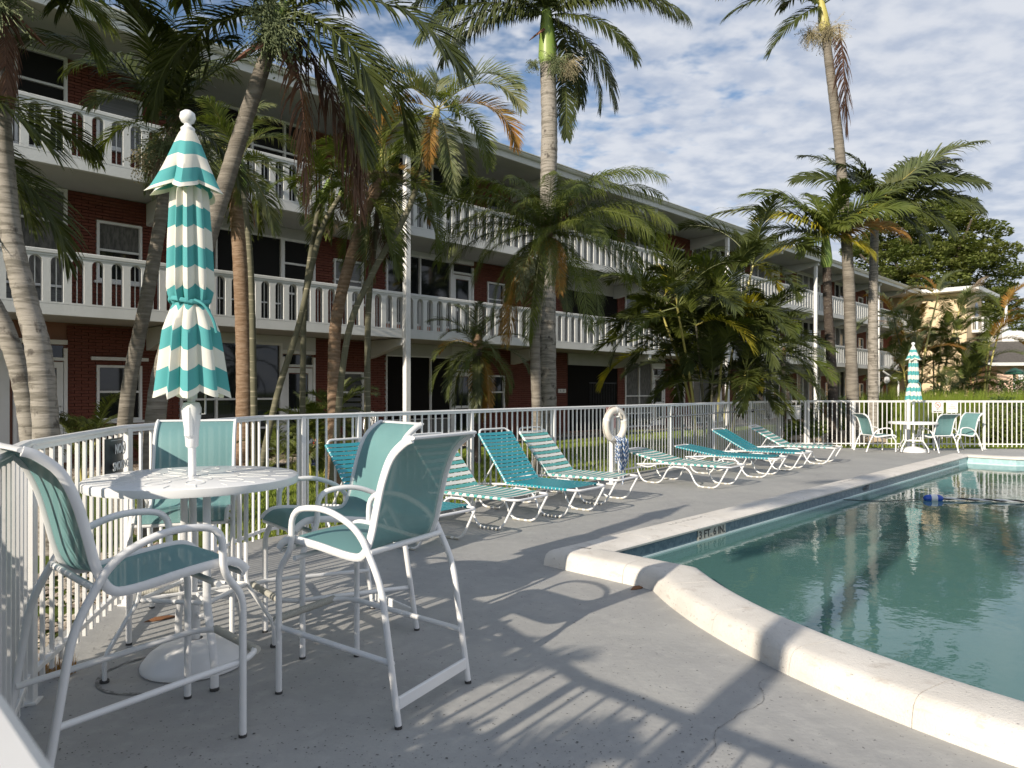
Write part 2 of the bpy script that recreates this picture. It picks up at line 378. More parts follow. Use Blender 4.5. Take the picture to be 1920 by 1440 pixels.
# far end mirrored
mid = (A0+F0)*.5
def mirror(p):
    d = p-mid; a = d.dot(UD); return p-UD*(2*a)
def seg(a, b, step=.25):
    n = max(1, int((b-a).length/step)); return [a+(b-a)*i/n for i in range(n)]
half = seg(A0, B0)+near[:-1]+seg(B1, E0)
far = [mirror(p) for p in half]+[mirror(E0)]
OUT = half+seg(E0, mirror(E0))[:]+far[::-1]+seg(F0, A0)[1:]     # closed loop, interior on the left side when walking
def area(p): return sum(p[i].x*p[(i+1) % len(p)].y-p[(i+1) % len(p)].x*p[i].y for i in range(len(p)))/2
if area(OUT) < 0: OUT = OUT[::-1]
def offset(loop, d):
    k = len(loop); out = []
    for i in range(k):
        a, b, c = loop[i-1], loop[i], loop[(i+1) % k]
        t1 = (b-a).normalized(); t2 = (c-b).normalized(); n1 = V((-t1.y, t1.x, 0)); n2 = V((-t2.y, t2.x, 0))
        m = (n1+n2); m.normalize(); q = max(.35, m.dot(n1)); out.append(b+m*(d/q))
    return out
def tess(loops):
    tr = geometry.tessellate_polygon(loops); flat = [p for l in loops for p in l]; return flat, tr
def sheet(name, loops, z, m, kind='structure'):
    flat, tr = tess([[V((p.x, p.y, 0)) for p in l] for l in loops]); mb = MB()
    fs = []
    for t in tr:
        a, b, c = (flat[i] for i in t)
        fs.append(tuple(t) if (b-a).cross(c-a).z > 0 else tuple(reversed(t)))
    mb.add([(p.x, p.y, z) for p in flat], fs); o = mb.build(name, m); return tag(o, kind=kind)
WALL = offset(OUT, .36)
# ------------------------------------------------------------------ fence line
FL = [V(p) for p in ((6.5, -4.6, 0), (1.0, -.86, 0), (-.423, .541, 0), (-1.25, 1.40, 0), (-1.66, 2.17, 0), (-2.24, 3.28, 0), (-2.62, 4.8, 0), (-2.375, 6.75, 0), (6.85, 18.14, 0))]
FR = [V(p) for p in ((6.85, 18.14, 0), (12.9, 17.75, 0), (22, 17.1, 0))]
deck_outer = [V((8.5, -6, 0)), V((.98, -1.1, 0)), V((-.62, .42, 0)), V((-1.47, 1.28, 0)), V((-1.86, 2.1, 0)), V((-2.44, 3.22, 0)), V((-2.84, 4.8, 0)), V((-2.58, 6.85, 0)), V((6.75, 18.4, 0)), V((22, 17.35, 0)), V((22, -6, 0))]
sheet('deck', [deck_outer[::-1], offset(OUT, .05)], 0.0, 'deck')
S = 900
sheet('ground', [[V((-S, -S, 0)), V((S, -S, 0)), V((S, S, 0)), V((-S, S, 0))], offset(OUT, .05)], -.05, 'grass')
# deck edge strip (side of slab)
mb = MB()
for i in range(len(deck_outer)-1):
    a, b = deck_outer[i], deck_outer[i+1]
    mb.add([(a.x, a.y, -.002), (b.x, b.y, -.002), (b.x, b.y, -.12), (a.x, a.y, -.12)], [(0, 1, 2, 3)])
tag(mb.build('deck_edge', 'deck'), kind='structure')
# pool shell
mb = MB(); k = len(WALL)
rows = [(.06, 0), (-.02, 1), (-.05, 1), (-.051, 2), (-1.25, 2)]
for i, p in enumerate(WALL): pass
def wallrow(z): return [(p.x, p.y, z) for p in WALL]
b0 = len(mb.v)
farwall = lambda p: (p-F0).dot(UD) > -1.0
for (z1, z0) in ((.09, -.1), (-.1, -1.3)):
    base = len(mb.v); mb.v += wallrow(z1)+wallrow(z0)
    for i in range(k):
        j = (i+1) % k
        mb.f.append((base+i, base+i+k, base+j+k, base+j)); pm = (WALL[i]+WALL[j])*.5
        mb.m.append((1 if farwall(pm) else 0) if z1 > 0 else 2)
flat, tr = tess([WALL]); base = len(mb.v); mb.v += [(p.x, p.y, -1.3) for p in WALL]
for t in tr:
    a, b, c = (WALL[i] for i in t); f = tuple(t) if (b-a).cross(c-a).z > 0 else tuple(reversed(t))
    mb.f.append(tuple(base+i for i in f)); mb.m.append(2)
struct('pool_shell', mb, ['tile', 'tile2', 'plaster'])
mb = MB(); inn = offset(OUT, .372)
for i in range(k):
    j = (i+1) % k; a, b = WALL[i], WALL[j]; c, d = inn[i], inn[j]
    mb.add([(a.x, a.y, -.024), (b.x, b.y, -.024), (d.x, d.y, -.024), (c.x, c.y, -.024), (c.x, c.y, -.06), (d.x, d.y, -.06)], [(0, 1, 2, 3), (3, 2, 5, 4)])
struct('waterline_strip', mb, 'pale_strip')  # thin pale strip running round the pool at the waterline
sheet('water', [offset(OUT, .355)], -.038, 'water')
# coping stones
prof = [(0, -.03), (.004, .04), (.016, .092), (.036, .118), (.062, .132), (.095, .137), (.29, .139), (.345, .134), (.378, .122), (.394, .104), (.390, .088), (.36, .080)]
pool_coping = thing('pool_coping', 'cream painted bullnose coping that rims the swimming pool', 'pool coping', tuple(A0))
rings = [offset(OUT, a) for a, _ in prof]
cum = [0]
for i in range(len(OUT)): cum.append(cum[-1]+(OUT[(i+1) % len(OUT)]-OUT[i]).length)
corners = set()
for i in range(len(OUT)):
    a, b, c = OUT[i-1], OUT[i], OUT[(i+1) % len(OUT)]
    if (b-a).normalized().dot((c-b).normalized()) < .9: corners.add(i)
sm = MB(); start = next(iter(corners)); cur = []
order = [(start+i) % len(OUT) for i in range(len(OUT)+1)]
groups = []; cur = [order[0]]; acc = 0; lim = .62
for a, b in zip(order, order[1:]):
    cur.append(b); acc += (OUT[b]-OUT[a]).length
    if acc > lim or (b in corners and acc > .45): groups.append(cur); cur = [b]; acc = 0; lim = rnd.uniform(.5, .7)
if len(cur) > 1: groups.append(cur)
for g in groups:
    m = MB(); n = len(g)
    for gi, i in enumerate(g):
        for pi, (o_, z) in enumerate(prof):
            p = rings[pi][i].copy()
            if gi == 0: p += (rings[pi][g[1]]-p).normalized()*.002
            if gi == n-1: p += (rings[pi][g[-2]]-p).normalized()*.002
            m.v.append((p.x-A0.x, p.y-A0.y, z))
    P = len(prof)
    for gi in range(n-1):
        for pi in range(P-1): m.f.append((gi*P+pi, gi*P+pi+1, (gi+1)*P+pi+1, (gi+1)*P+pi)[::-1]); m.m.append(0)
    m.f.append(tuple(range(P))); m.m.append(0); m.f.append(tuple(reversed(range((n-1)*P, n*P)))); m.m.append(0)
    m.build('coping_stone', 'coping', pool_coping, smooth=40)
m = MB(); P = len(prof); k = len(OUT)
for pi, (o_, z) in enumerate(prof):
    off = offset(OUT, o_+(.006 if pi < 3 else (-.006 if pi > 7 else 0)))
    m.v += [(p.x-A0.x, p.y-A0.y, z-.005) for p in off]
for pi in range(P-1):
    for i in range(k):
        j = (i+1) % k; m.f.append((pi*k+i, pi*k+j, (pi+1)*k+j, (pi+1)*k+i)); m.m.append(0)
m.build('grout', 'joint', pool_coping)

# ------------------------------------------------------------------ fences
picket_me = None
def make_fence(name, label, line, posts_at, gap=.112, h=1.22, extra=None):
    global picket_me
    root = thing(name, label, 'fence', tuple(line[0])); o0 = line[0]
    if picket_me is None:
        p = MB(); p.box((0, 0, .62), (.019, .019, 1.12), bev=.002); picket_me = p.mesh('picket', 'fence')
        q = MB(); q.box((0, 0, .60), (.052, .052, 1.20), bev=.004); make_fence.post = q.mesh('post', 'fence')
    count = 0
    for s in range(len(line)-1):
        a, b = line[s], line[s+1]; L = (b-a).length; d = (b-a).normalized(); rz = math.atan2(d.y, d.x)
        r = MB(); mid_ = (a+b)/2-o0; rot = Matrix.Rotation(rz, 3, 'Z')
        r.box((mid_.x, mid_.y, h-.012), (L+.01, .055, .030), rot=rot, bev=.011)
        r.box((mid_.x, mid_.y, h-.035), (L, .034, .02), rot=rot)
        r.build('top_rail', 'fence', root)
        r = MB(); r.box((mid_.x, mid_.y, .13), (L, .030, .028), rot=rot, bev=.003); r.build('bottom_rail', 'fence', root)
        pp = posts_at[s]
        for t in pp:
            p = a+d*t-o0; link('post', make_fence.post, root, (p.x, p.y, 0), rz)
            c = MB(); c.box((p.x, p.y, .006), (.085, .085, .010), rot=rot); c.build('foot_plate', 'fence', root)
        n = int(L/gap); g = L/n
        for i in range(n):
            t = (i+.5)*g
            if any(abs(t-q) < .045 for q in pp): continue
            p = a+d*t-o0; link('picket', picket_me, root, (p.x, p.y, 0), rz); count += 1
    return root
def every(a, b, st): return [a+i*st for i in range(int((b-a)/st)+1)]
make_fence('metal_fence', 'white picket fence curving past the bar table at the near left', FL[:8], [[1.5, 3.6, 5.6], [.05, 1.2], [.08], [.03], [.03], [.03], [.03, 1.1]])
segl = (FL[8]-FL[7]).length
make_fence('metal_fence', 'long white picket fence behind the row of lounge chairs', FL[7:9], [[.45, 1.15, 2.95, 4.75, 6.6, 8.5, 10.5, 12.6, segl-.03]])
make_fence('metal_fence', 'white picket fence across the far end behind the small table', FR, [[.62, .70, 1.8, 3.15, 5.0], [.6, 2.5, 4.4, 6.3, 8.2]])

# ------------------------------------------------------------------ apartment building (local x along the front, y into the building)
bang = math.atan2(UD.y, UD.x)
BO = ND*(-14.87)
bld = thing('apartment_building', 'three storey red brick apartment block with white balconies behind the palms', 'building', tuple(BO), bang)
Z2, Z3, ZR, WALLY = 2.84, 5.54, 8.22, 1.60
U0, U1 = -9.0, 56.0
def bbox(name, x0, x1, y0, y1, z0, z1, m, parent=bld, bev=0., extra=()):
    b = MB(); b.box(((x0+x1)/2, (y0+y1)/2, (z0+z1)/2), (x1-x0, y1-y0, z1-z0), bev=bev)
    for e in extra: b.box(((e[0]+e[1])/2, (e[2]+e[3])/2, (e[4]+e[5])/2), (e[1]-e[0], e[3]-e[2], e[5]-e[4]))
    return b.build(name, m, parent)
bbox('core_wall', U0, U1, WALLY+.08, 9, -.3, ZR, 'mortar')
for z in (Z2, Z3):
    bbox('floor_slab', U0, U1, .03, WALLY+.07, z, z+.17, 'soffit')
    bbox('slab_edge', U0, U1, -.05, .028, z-.015, z+.19, 'bwhite', bev=.006)
# roof
b = MB(); b.prism([(U0, -.35, ZR+.03), (U0, 9.3, ZR+.03), (U0, 9.3, ZR+.26), (U0, 4.5, ZR+.75), (U0, -.35, ZR+.26)], (U1-U0, 0, 0)); roof = b.build('roof', 'shingle', bld)
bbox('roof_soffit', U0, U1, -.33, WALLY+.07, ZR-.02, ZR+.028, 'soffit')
bbox('fascia', U0, U1, -.40, -.352, ZR-.04, ZR+.24, 'bwhite')
b = MB(); b.prism([(U0, -.402, ZR+.13), (U0, -.47, ZR+.15), (U0, -.50, ZR+.20), (U0, -.50, ZR+.235), (U0, -.53, ZR+.245), (U0, -.53, ZR+.27), (U0, -.402, ZR+.27)], (U1-U0, 0, 0)); b.build('gutter', 'gutter', bld)
# balusters: bay with an arched opening
BW = .33
def bay_mesh(seg_n=5):
    b = MB(); w, ow, z0, zs, zt = BW, .20, .20, .94, 1.08      # local z from slab bottom
    y0, y1 = -.05, .075
    for y, flip in ((y0, False), (y1, True)):
        pass
    xl, xr = (w-ow)/2, (w+ow)/2; cx = w/2; r = ow/2; zc = zs
    arch = [(cx-r*math.cos(math.pi*i/8), zc+r*math.sin(math.pi*i/8)) for i in range(9)]
    # front faces
    def face_set(y, rev):
        P = []; F = []
        def q(a, b_, c, d):
            n = len(P); P.extend([(p[0], y, p[1]) for p in (a, b_, c, d)]); F.append((n, n+1, n+2, n+3) if not rev else (n+3, n+2, n+1, n))
        q((0, z0), (xl, z0), (xl, zc), (0, zc)); q((xr, z0), (w, z0), (w, zc), (xr, zc))
        for i in range(8):
            a, c = arch[i], arch[i+1]
            q((a[0] if i else 0, a[1]) if False else (a[0], a[1]), (c[0], c[1]), (c[0], zt), (a[0], zt))
        q((0, zc), (xl, zc), (xl, zt), (0, zt)); q((xr, zc), (w, zc), (w, zt), (xr, zt))
        b.add(P, F)
    face_set(y0, False); face_set(y1, True)
    # reveals
    prof_ = [(xl, z0)]+arch+[(xr, z0)]
    P = [(p[0], y0, p[1]) for p in prof_]+[(p[0], y1, p[1]) for p in prof_]; n = len(prof_)
    b.add(P, [(i, i+n, i+1+n, i+1) for i in range(n-1)])
    # raised rib on each pier, thin bar in the opening
    b.box((cx, .02, (z0+zc)/2+.05), (.016, .016, zc-z0+.10))
    return b
bm = bay_mesh(); baluster_me = bm.mesh('baluster', 'bwhite')
nb = int((U1-U0)/BW)
for z in (Z2, Z3):
    bal = bbox('balustrade', U0, U1, -.075, .095, z+1.082, z+1.16, 'bwhite', bev=.012, extra=[(U0, U1, -.062, .085, z+1.05, z+1.081)])
    bbox('curb', U0, U1, -.052, .078, z+.191, z+.225, 'bwhite')
    far_b = MB()
    for i in range(nb):
        x = U0+i*BW
        if i >= 145:
            far_b.add([(v[0]+x, v[1], v[2]+z) for v in bm.v], bm.f)
        else: link('baluster', baluster_me, bal, (x, 0, z))
    o = far_b.build('far_balusters', 'bwhite', bal); o['kind'] = 'stuff'
# beams and posts
for i, u in enumerate([-5.9, -.2, 5.5, 11.11, 16.75, 22.4, 28.07, 33.2, 37.6, 42.5, 47.4, 52.3]):
    for z, over in ((Z2, -.02), (Z3, -.02), (ZR, -.30)):
        b = MB(); b.prism([(u-.08, over, z-.022), (u-.08, WALLY, z-.022), (u-.08, WALLY, z-.5), (u-.08, WALLY-.25, z-.48), (u-.08, over+.1, z-.20), (u-.08, over, z-.20)], (.16, 0, 0))
        b.build('beam', 'bwhite', bld)
for u in (11.11, 28.07, 37.6, 47.4):
    b = MB(); b.box((u, -.14, ZR/2-.1), (.15, .15, ZR+.2), bev=.008); b.box((u, -.13, .02), (.2, .2, .05)); b.build('post', 'white', bld)
# facade bays
br_me = MB(); br_me.box((0, 0, 0), (.246, .06, .054)); brick_me = br_me.mesh('brick', 'brick')
single_bricks = [0]
def brick_wall(x0, x1, z0, z1, holes, single=False):
    CH, BL = .066, .256; far_m = MB(); y = WALLY+.045
    nc = int((z1-z0)/CH)
    for c in range(nc):
        zc = z0+(c+.5)*CH; off = BL/2 if c % 2 else 0
        cuts = sorted([(h[0], h[1]) for h in holes if h[2]-CH/2 < zc < h[3]+CH/2])
        spans = []; cur = x0
        for a, b in cuts:
            spans.append((cur, a)); cur = b
        spans.append((cur, x1))
        for a, b in spans:
            k0 = math.floor((a-x0-off)/BL); x = x0+off+k0*BL
            while x < b-.02:
                xa, xb = max(a, x)+.005, min(b, x+BL)-.005
                if xb-xa > .03:
                    dy = rnd.uniform(-.004, .004)
                    if single and single_bricks[0] < 300 and xb-xa > .24:
                        link('brick', brick_me, bld, ((xa+xb)/2, y+dy, zc)); single_bricks[0] += 1
                    else:
                        far_m.box(((xa+xb)/2, y+dy, zc), (xb-xa, .06, .054))
                x += BL
    o = far_m.build('brick_courses', 'brick', bld); o['kind'] = 'stuff'
def window(x0, x1, z0, z1, kind='sash', m1='glass', m2='glass'):
    fr = MB(); y = WALLY+.03; t = .05
    fr.box(((x0+x1)/2, y, z0+t/2), (x1-x0, .09, t)); fr.box(((x0+x1)/2, y, z1-t/2), (x1-x0, .09, t))
    fr.box((x0+t/2, y, (z0+z1)/2), (t, .09, z1-z0-2*t)); fr.box((x1-t/2, y, (z0+z1)/2), (t, .09, z1-z0-2*t))
    o = fr.build('window', 'white', bld)
    zm = z0+(z1-z0)*.52
    s = MB(); s.box(((x0+x1)/2, y+.01, zm), (x1-x0-2*t-.004, .06, .045)); s.box(((x0+x1)/2, y-.03, z0-.03), (x1-x0+.1, .13, .05)); s.build('sill', 'white', o)
    p = MB(); p.box(((x0+x1)/2, y+.038, (zm+.022+z1-t)/2), (x1-x0-2*t-.002, .012, z1-t-zm-.024)); p.build('pane', m1, o)
    if kind == 'jalousie':
        for q in range(7):
            zz_ = z0+t+.05+q*(z1-z0-2*t)/7
            p = MB(); p.box(((x0+x1)/2, y-.005, zz_), (x1-x0-2*t-.01, .012, .12), rot=Matrix.Rotation(R(-38), 3, 'X')); p.build('slat', 'glass2', o)
    p = MB(); p.box(((x0+x1)/2, y+.030, (z0+t+zm-.022)/2), (x1-x0-2*t-.002, .012, zm-z0-t-.024)); p.build('pane', m2, o)
def glazed(x0, x1, z0, z1, nx, zsplit, m='glass', low='glass', fw=.06, mid=None):
    """storefront: frame with nx columns split at heights zsplit"""
    y = WALLY+.035; fr = MB()
    zs = [z0]+list(zsplit)+[z1]
    for z in zs: fr.box(((x0+x1)/2, y, min(max(z, z0+fw/2), z1-fw/2)), (x1-x0, .085, fw if z in (z0, z1) else fw*.75))
    for i in range(nx+1):
        x = x0+(x1-x0)*i/nx; x = min(max(x, x0+fw/2), x1-fw/2)
        fr.box((x, y-.004, (z0+z1)/2), (fw if i in (0, nx) else fw*.8, .09, z1-z0-.002))
    o = fr.build('window', 'white', bld)
    for i in range(nx):
        for j in range(len(zs)-1):
            xa, xb = x0+(x1-x0)*i/nx+.03, x0+(x1-x0)*(i+1)/nx-.03
            p = MB(); p.box(((xa+xb)/2, y+.03, (zs[j]+zs[j+1])/2), (xb-xa, .01, zs[j+1]-zs[j]-.04))
            mm = low if j == 0 else m
            if callable(mm): mm = mm(i)
            p.build('pane', mm, o)
def door(x0, x1, z0, glassd=True):
    y = WALLY+.035; f = MB(); zt = z0+2.05
    for x in (x0+.03, x1-.03): f.box((x, y, z0+1.15), (.06, .1, 2.3))
    f.box(((x0+x1)/2, y, zt+.03), (x1-x0-.12, .1, .06)); f.box(((x0+x1)/2, y, z0+2.42), (x1-x0, .1, .09))
    o = f.build('door', 'white', bld)
    l = MB(); xa, xb = x0+.065, x1-.065
    l.box((xa+.06, y+.005, z0+1.02), (.11, .045, 2.0)); l.box((xb-.06, y+.005, z0+1.02), (.11, .045, 2.0))
    l.box(((xa+xb)/2, y+.005, z0+.13), (xb-xa-.23, .045, .2)); l.box(((xa+xb)/2, y+.005, z0+1.96), (xb-xa-.23, .045, .12)); l.box(((xa+xb)/2, y+.005, z0+.95), (xb-xa-.23, .045, .08))
    l.build('door_leaf', 'white', o)
    p = MB(); p.box(((xa+xb)/2, y+.02, z0+1.4), (xb-xa-.24, .01, .95)); p.box(((xa+xb)/2, y+.02, z0+.57), (xb-xa-.24, .01, .66)); p.build('pane', 'glass', o)
    p = MB(); p.box(((x0+x1)/2, y+.03, z0+2.22), (x1-x0-.12, .01, .27)); p.build('transom', 'glass', o)
    h = MB(); h.lathe([(0, -.03), (.028, -.02), (.03, 0), (.028, .02), (0, .03)], (xb-.06, y-.05, z0+1.0), 10); h.lathe([(0, -.02), (.018, -.015), (.018, .015), (0, .02)], (xb-.06, y-.035, z0+1.13), 8); h.build('handle', 'metal', o)
CEIL = 2.40
def header(x0, x1, z0, z1, m='bwhite'): bbox('header', x0, x1, WALLY-.02, WALLY+.079, z0, z1, m)
for fl, zb in enumerate((0.02, Z2+.17, Z3+.17)):
    zt = (Z2-.01, Z3-.01, ZR-.03)[fl]
    H = zt-zb
    # left end
    if fl == 0:
        for i in range(28):
            b = MB(); b.box((U0+4.0+i*.285+.13, WALLY+.03, (zb+zt)/2), (.27, .06, H)); b.build('siding_board', 'white', bld)
        door(3.02, 3.93, zb)
    else:
        brick_wall(U0, 2.2, zb, zt, [(-2, -1, zb+.9, zb+2.1)]); window(-2, -1, zb+.9, zb+2.1)
        glazed(2.2, 3.93, zb+.0, zt, 2, (zb+.55, zb+1.2, zb+1.85), m=('curtain' if fl == 1 else 'screen'), low='glass2')
        if fl == 1: pass
    w1 = {0: (zb+.82, zb+1.98), 1: (zb+.75, zb+2.0), 2: (zb+.85, zb+2.0)}[fl]
    brick_wall(3.93, 6.13, zb, zt, [(4.46, 5.335, *w1)], single=(fl < 2))
    window(4.46, 5.335, *w1, m1={0: 'glass', 1: 'curtain', 2: 'glass2'}[fl], m2='glass' if fl < 2 else 'glass2')
    if fl == 0:
        bbox('awning_bar', 4.35, 5.45, WALLY-.06, WALLY+.0, w1[1]+.10, w1[1]+.17, 'white')
        bbox('cleat_rail', 4.4, 5.5, WALLY-.03, WALLY+.01, .52, .57, 'soffit')
        glazed(6.13, 8.59, zb, zt-.18, 3, (zb+.55, zb+1.25), m='glass', low='glass'); header(6.13, 8.59, zt-.18, zt)
        door(8.59, 9.5, zb); header(8.59, 9.5, zb+2.47, zt)
    elif fl == 1:
        glazed(6.13, 8.59, zb, zt-.25, 3, (zb+.02+.6,), m='screen', low='screen', fw=.04)
        for q in range(6): bbox('siding_board', 6.13, 9.5, WALLY-.02-.002*q, WALLY+.07, zt-.25+q*.042, zt-.25+q*.042+.039, 'soffit')
        glazed(8.59, 9.5, zb, zt-.25, 1, (zb+.9, zb+1.65), m='screen', low='screen')
    else:
        glazed(6.13, 9.5, zb, zt, 4, (zb+.9, zb+1.7), m='screen', low='glass')
    w2 = (zb+.82, zb+1.95)
    brick_wall(9.5, 11.71, zb, zt, [(10.05, 10.97, *w2)]); window(10.05, 10.97, *w2, kind='jalousie' if fl == 0 else 'sash', m1='glass2', m2='glass2' if fl != 0 else 'glass')
    if fl == 0:
        glazed(11.71, 14.12, zb+.0, zt-.35, 3, (zb+.62,), m='dark', low='glass2', fw=.035); header(11.71, 14.12, zt-.35, zt, 'soffit')
        door(14.12, 15.02, zb); header(14.12, 15.02, zb+2.47, zt)
    elif fl == 1:
        glazed(11.71, 14.12, zb+.35, zt-.12, 2, (zb+1.2,), m='glass', low='curtain'); header(11.71, 14.12, zt-.12, zt)
        bbox('wall_panel', 11.71, 14.12, WALLY, WALLY+.079, zb, zb+.348, 'rust')
        door(14.12, 15.02, zb); header(14.12, 15.02, zb+2.47, zt)
    else:
        glazed(11.71, 15.02, zb, zt, 4, (zb+.9, zb+1.65), m='screen', low='screen')
    brick_wall(15.02, 19.6, zb, zt, [(15.62, 16.4, *w2)]); window(15.62, 16.4, *w2)
    bbox('breezeway_shade', 19.6, 22.62, WALLY+.05, WALLY+.079, zb, zt, 'dark')  # flat near-black panel; the open passage's shade is put into its colour
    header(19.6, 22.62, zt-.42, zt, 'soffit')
    if fl == 0:
        for q in range(16): bbox('gate_bar', 20.9+q*.1, 20.915+q*.1, WALLY+.02, WALLY+.035, .15, 1.75, 'black')
        bbox('gate_rail', 20.85, 22.55, WALLY+.015, WALLY+.04, 1.751, 1.79, 'black')
    brick_wall(22.62, 23.1, zb, zt, [])
    glazed(23.1, 25.05, zb, zt-.1, 2, (zb+.55, zb+1.25), m='glass' if fl else 'curtain', low='glass'); header(23.1, 25.05, zt-.1, zt)
    door(25.05, 25.95, zb); header(25.05, 25.95, zb+2.47, zt)
    u = 25.95
    while u < U1-5.5:
        brick_wall(u, u+2.25, zb, zt, [(u+.75, u+1.6, *w2)]); window(u+.75, u+1.6, *w2, m2='glass2' if (int(u)+fl) % 2 else 'glass')
        glazed(u+2.25, u+4.75, zb, zt-.1, 3, (zb+.6, zb+1.3) if fl else (zb+.3,), m=(lambda i, k=int(u)+fl: ('screen', 'curtain', 'glass', 'glass2')[(k*3+i*2) % 4]), low='screen', fw=.05); header(u+2.25, u+4.75, zt-.1, zt)
        door(u+4.75, u+5.6, zb); header(u+4.75, u+5.6, zb+2.47, zt)
        u += 5.6
    brick_wall(u, U1, zb, zt, [])
b = MB(); b.box((19.25, WALLY-.02, 1.47), (.42, .02, .14)); pl = b.build('wall_plaque', 'signwht', bld)
text_obj('number', '1 - 12', .10, 'ink', pl, (19.25, WALLY-.032, 1.47), (R(90), 0, 0))
# soffit fittings
b = MB(); b.lathe([(0, -.02), (.05, -.02), (.05, -.06), (.03, -.12), (.02, -.2)], (18.6, .65, ZR-.02), 12); b.build('lamp_cap', 'black', bld)
b = MB(); b.lathe([(.0, -.44), (.10, -.41), (.145, -.32), (.14, -.25), (.09, -.2), (.03, -.19)], (18.6, .65, ZR-.02), 14); b.build('lamp_globe', 'rust', bld, smooth=True)
b = MB(); b.box((21.6, .0, ZR-.10), (.08, .08, .12)); b.box((21.5, -.08, ZR-.2), (.13, .2, .12), rot=Matrix.Rotation(R(25), 3, 'X'), bev=.02); b.box((21.75, -.08, ZR-.2), (.13, .2, .12), rot=Matrix.Rotation(R(25), 3, 'X'), bev=.02); b.build('floodlight', 'white', bld)
b = MB(); b.tube(rounded([(48.5, -.05, Z2-.1), (49.6, -.35, 2.3), (50.1, -.5, 2.3), (50.1, -.5, 0)], .3), .06, 8); b.build('downspout', 'white', bld)

# ------------------------------------------------------------------ cream stair wing at the far end
wing = thing('stair_wing', 'cream stucco stair wing with white balconies at the far end of the block', 'building', tuple(BO+UD*56.2), bang)
bbox('wall', .0, 4.4, -3.0, 6, -.3, ZR, 'cream', wing)
b = MB(); b.prism([(-1.0, -3.9, ZR+.02), (-1.0, 6, ZR+.02), (-1.0, 6, ZR+.35), (-1.0, -3.9, ZR+.28)], (6.6, 0, 0)); b.build('roof', 'bwhite', wing)
for z in (Z2, Z3):
    bbox('floor_slab', 4.41, 6.2, -3.0, 1, z, z+.2, 'bwhite', wing)
    bbox('floor_slab', 1.4, 6.2, -4.3, -3.01, z, z+.2, 'bwhite', wing)
    bl = bbox('balustrade', 1.4, 6.2, -4.3, -4.2, z+1.08, z+1.16, 'bwhite', wing)
    for i in range(14): link('baluster', baluster_me, bl, (1.45+i*BW, -4.25, z))
    for i in range(4):
        o = link('baluster', baluster_me, bl, (1.43, -3.0-i*BW, z), R(-90))
# arched openings
for z in (0, Z2, Z3):
    b = MB(); cx, w, r = 2.9, 1.1, .55
    pl_ = [(cx-w/2, -3.012, z+.25), (cx+w/2, -3.012, z+.25)]+[(cx+r*math.cos(math.pi*i/8), -3.012, z+1.7+r*math.sin(math.pi*i/8)) for i in range(9)]
    b.prism(pl_, (0, .03, 0)); b.build('arch_opening', 'glass', wing)
bbox('post', 6.0, 6.15, -4.28, -4.14, -.1, ZR, 'white', wing)
bbox('post', 1.45, 1.58, -4.28, -4.14, -.1, Z2, 'white', wing)
b = MB(); b.lathe([(0, -.12), (.09, -.09), (.12, 0), (.09, .09), (0, .12)], (-.14, -1.9, 4.3), 12); b.build('lamp_globe', 'white', wing, smooth=True)
# stair railing at the base
sr = thing('stair_railing', 'white slatted stair railing at the foot of the cream wing', 'railing', tuple(BO+UD*57+ND*5.2), bang)
b = MB(); b.box((0, 0, 1.45), (5.5, .07, .06)); b.box((0, 0, .55), (5.5, .07, .05)); b.build('rail', 'white', sr)
s_ = MB(); s_.box((0, 0, 1.0), (.06, .03, .88)); sm_ = s_.mesh('slat', 'white')
for i in range(38): link('slat', sm_, sr, (-2.7+i*.145, 0, 0))
b = MB(); b.box((0, .55, .27), (5.6, 1.0, .54)); b.build('landing', 'bwhite', sr)
# pink bungalow far right
pb = thing('bungalow', 'pale pink bungalow with dark shingle roof at the right edge', 'building', (31.4, 45, 0), R(-12))
bbox('wall', -.6, 14, 0, 7, -.2, 3.2, 'pink', pb)
b = MB(); b.prism([(-1.4, -.9, 3.2), (-1.4, 8, 3.2), (-1.4, 8, 4.9), (-1.4, 2.2, 4.75), ], (16, 0, 0)); b.build('roof', 'shingle', pb)
bbox('parapet', .6, 14.6, 2.2, 8, 4.76, 5.45, 'white', pb)
bbox('fascia', -1.5, 14.6, -1.0, -.92, 3.05, 3.25, 'bwhite', pb)
for i in range(36):
    b = MB(); b.box((.7+i*.3, -.06, 2.45), (.27, .05, .85)); b.build('wall_board', 'white', pb)
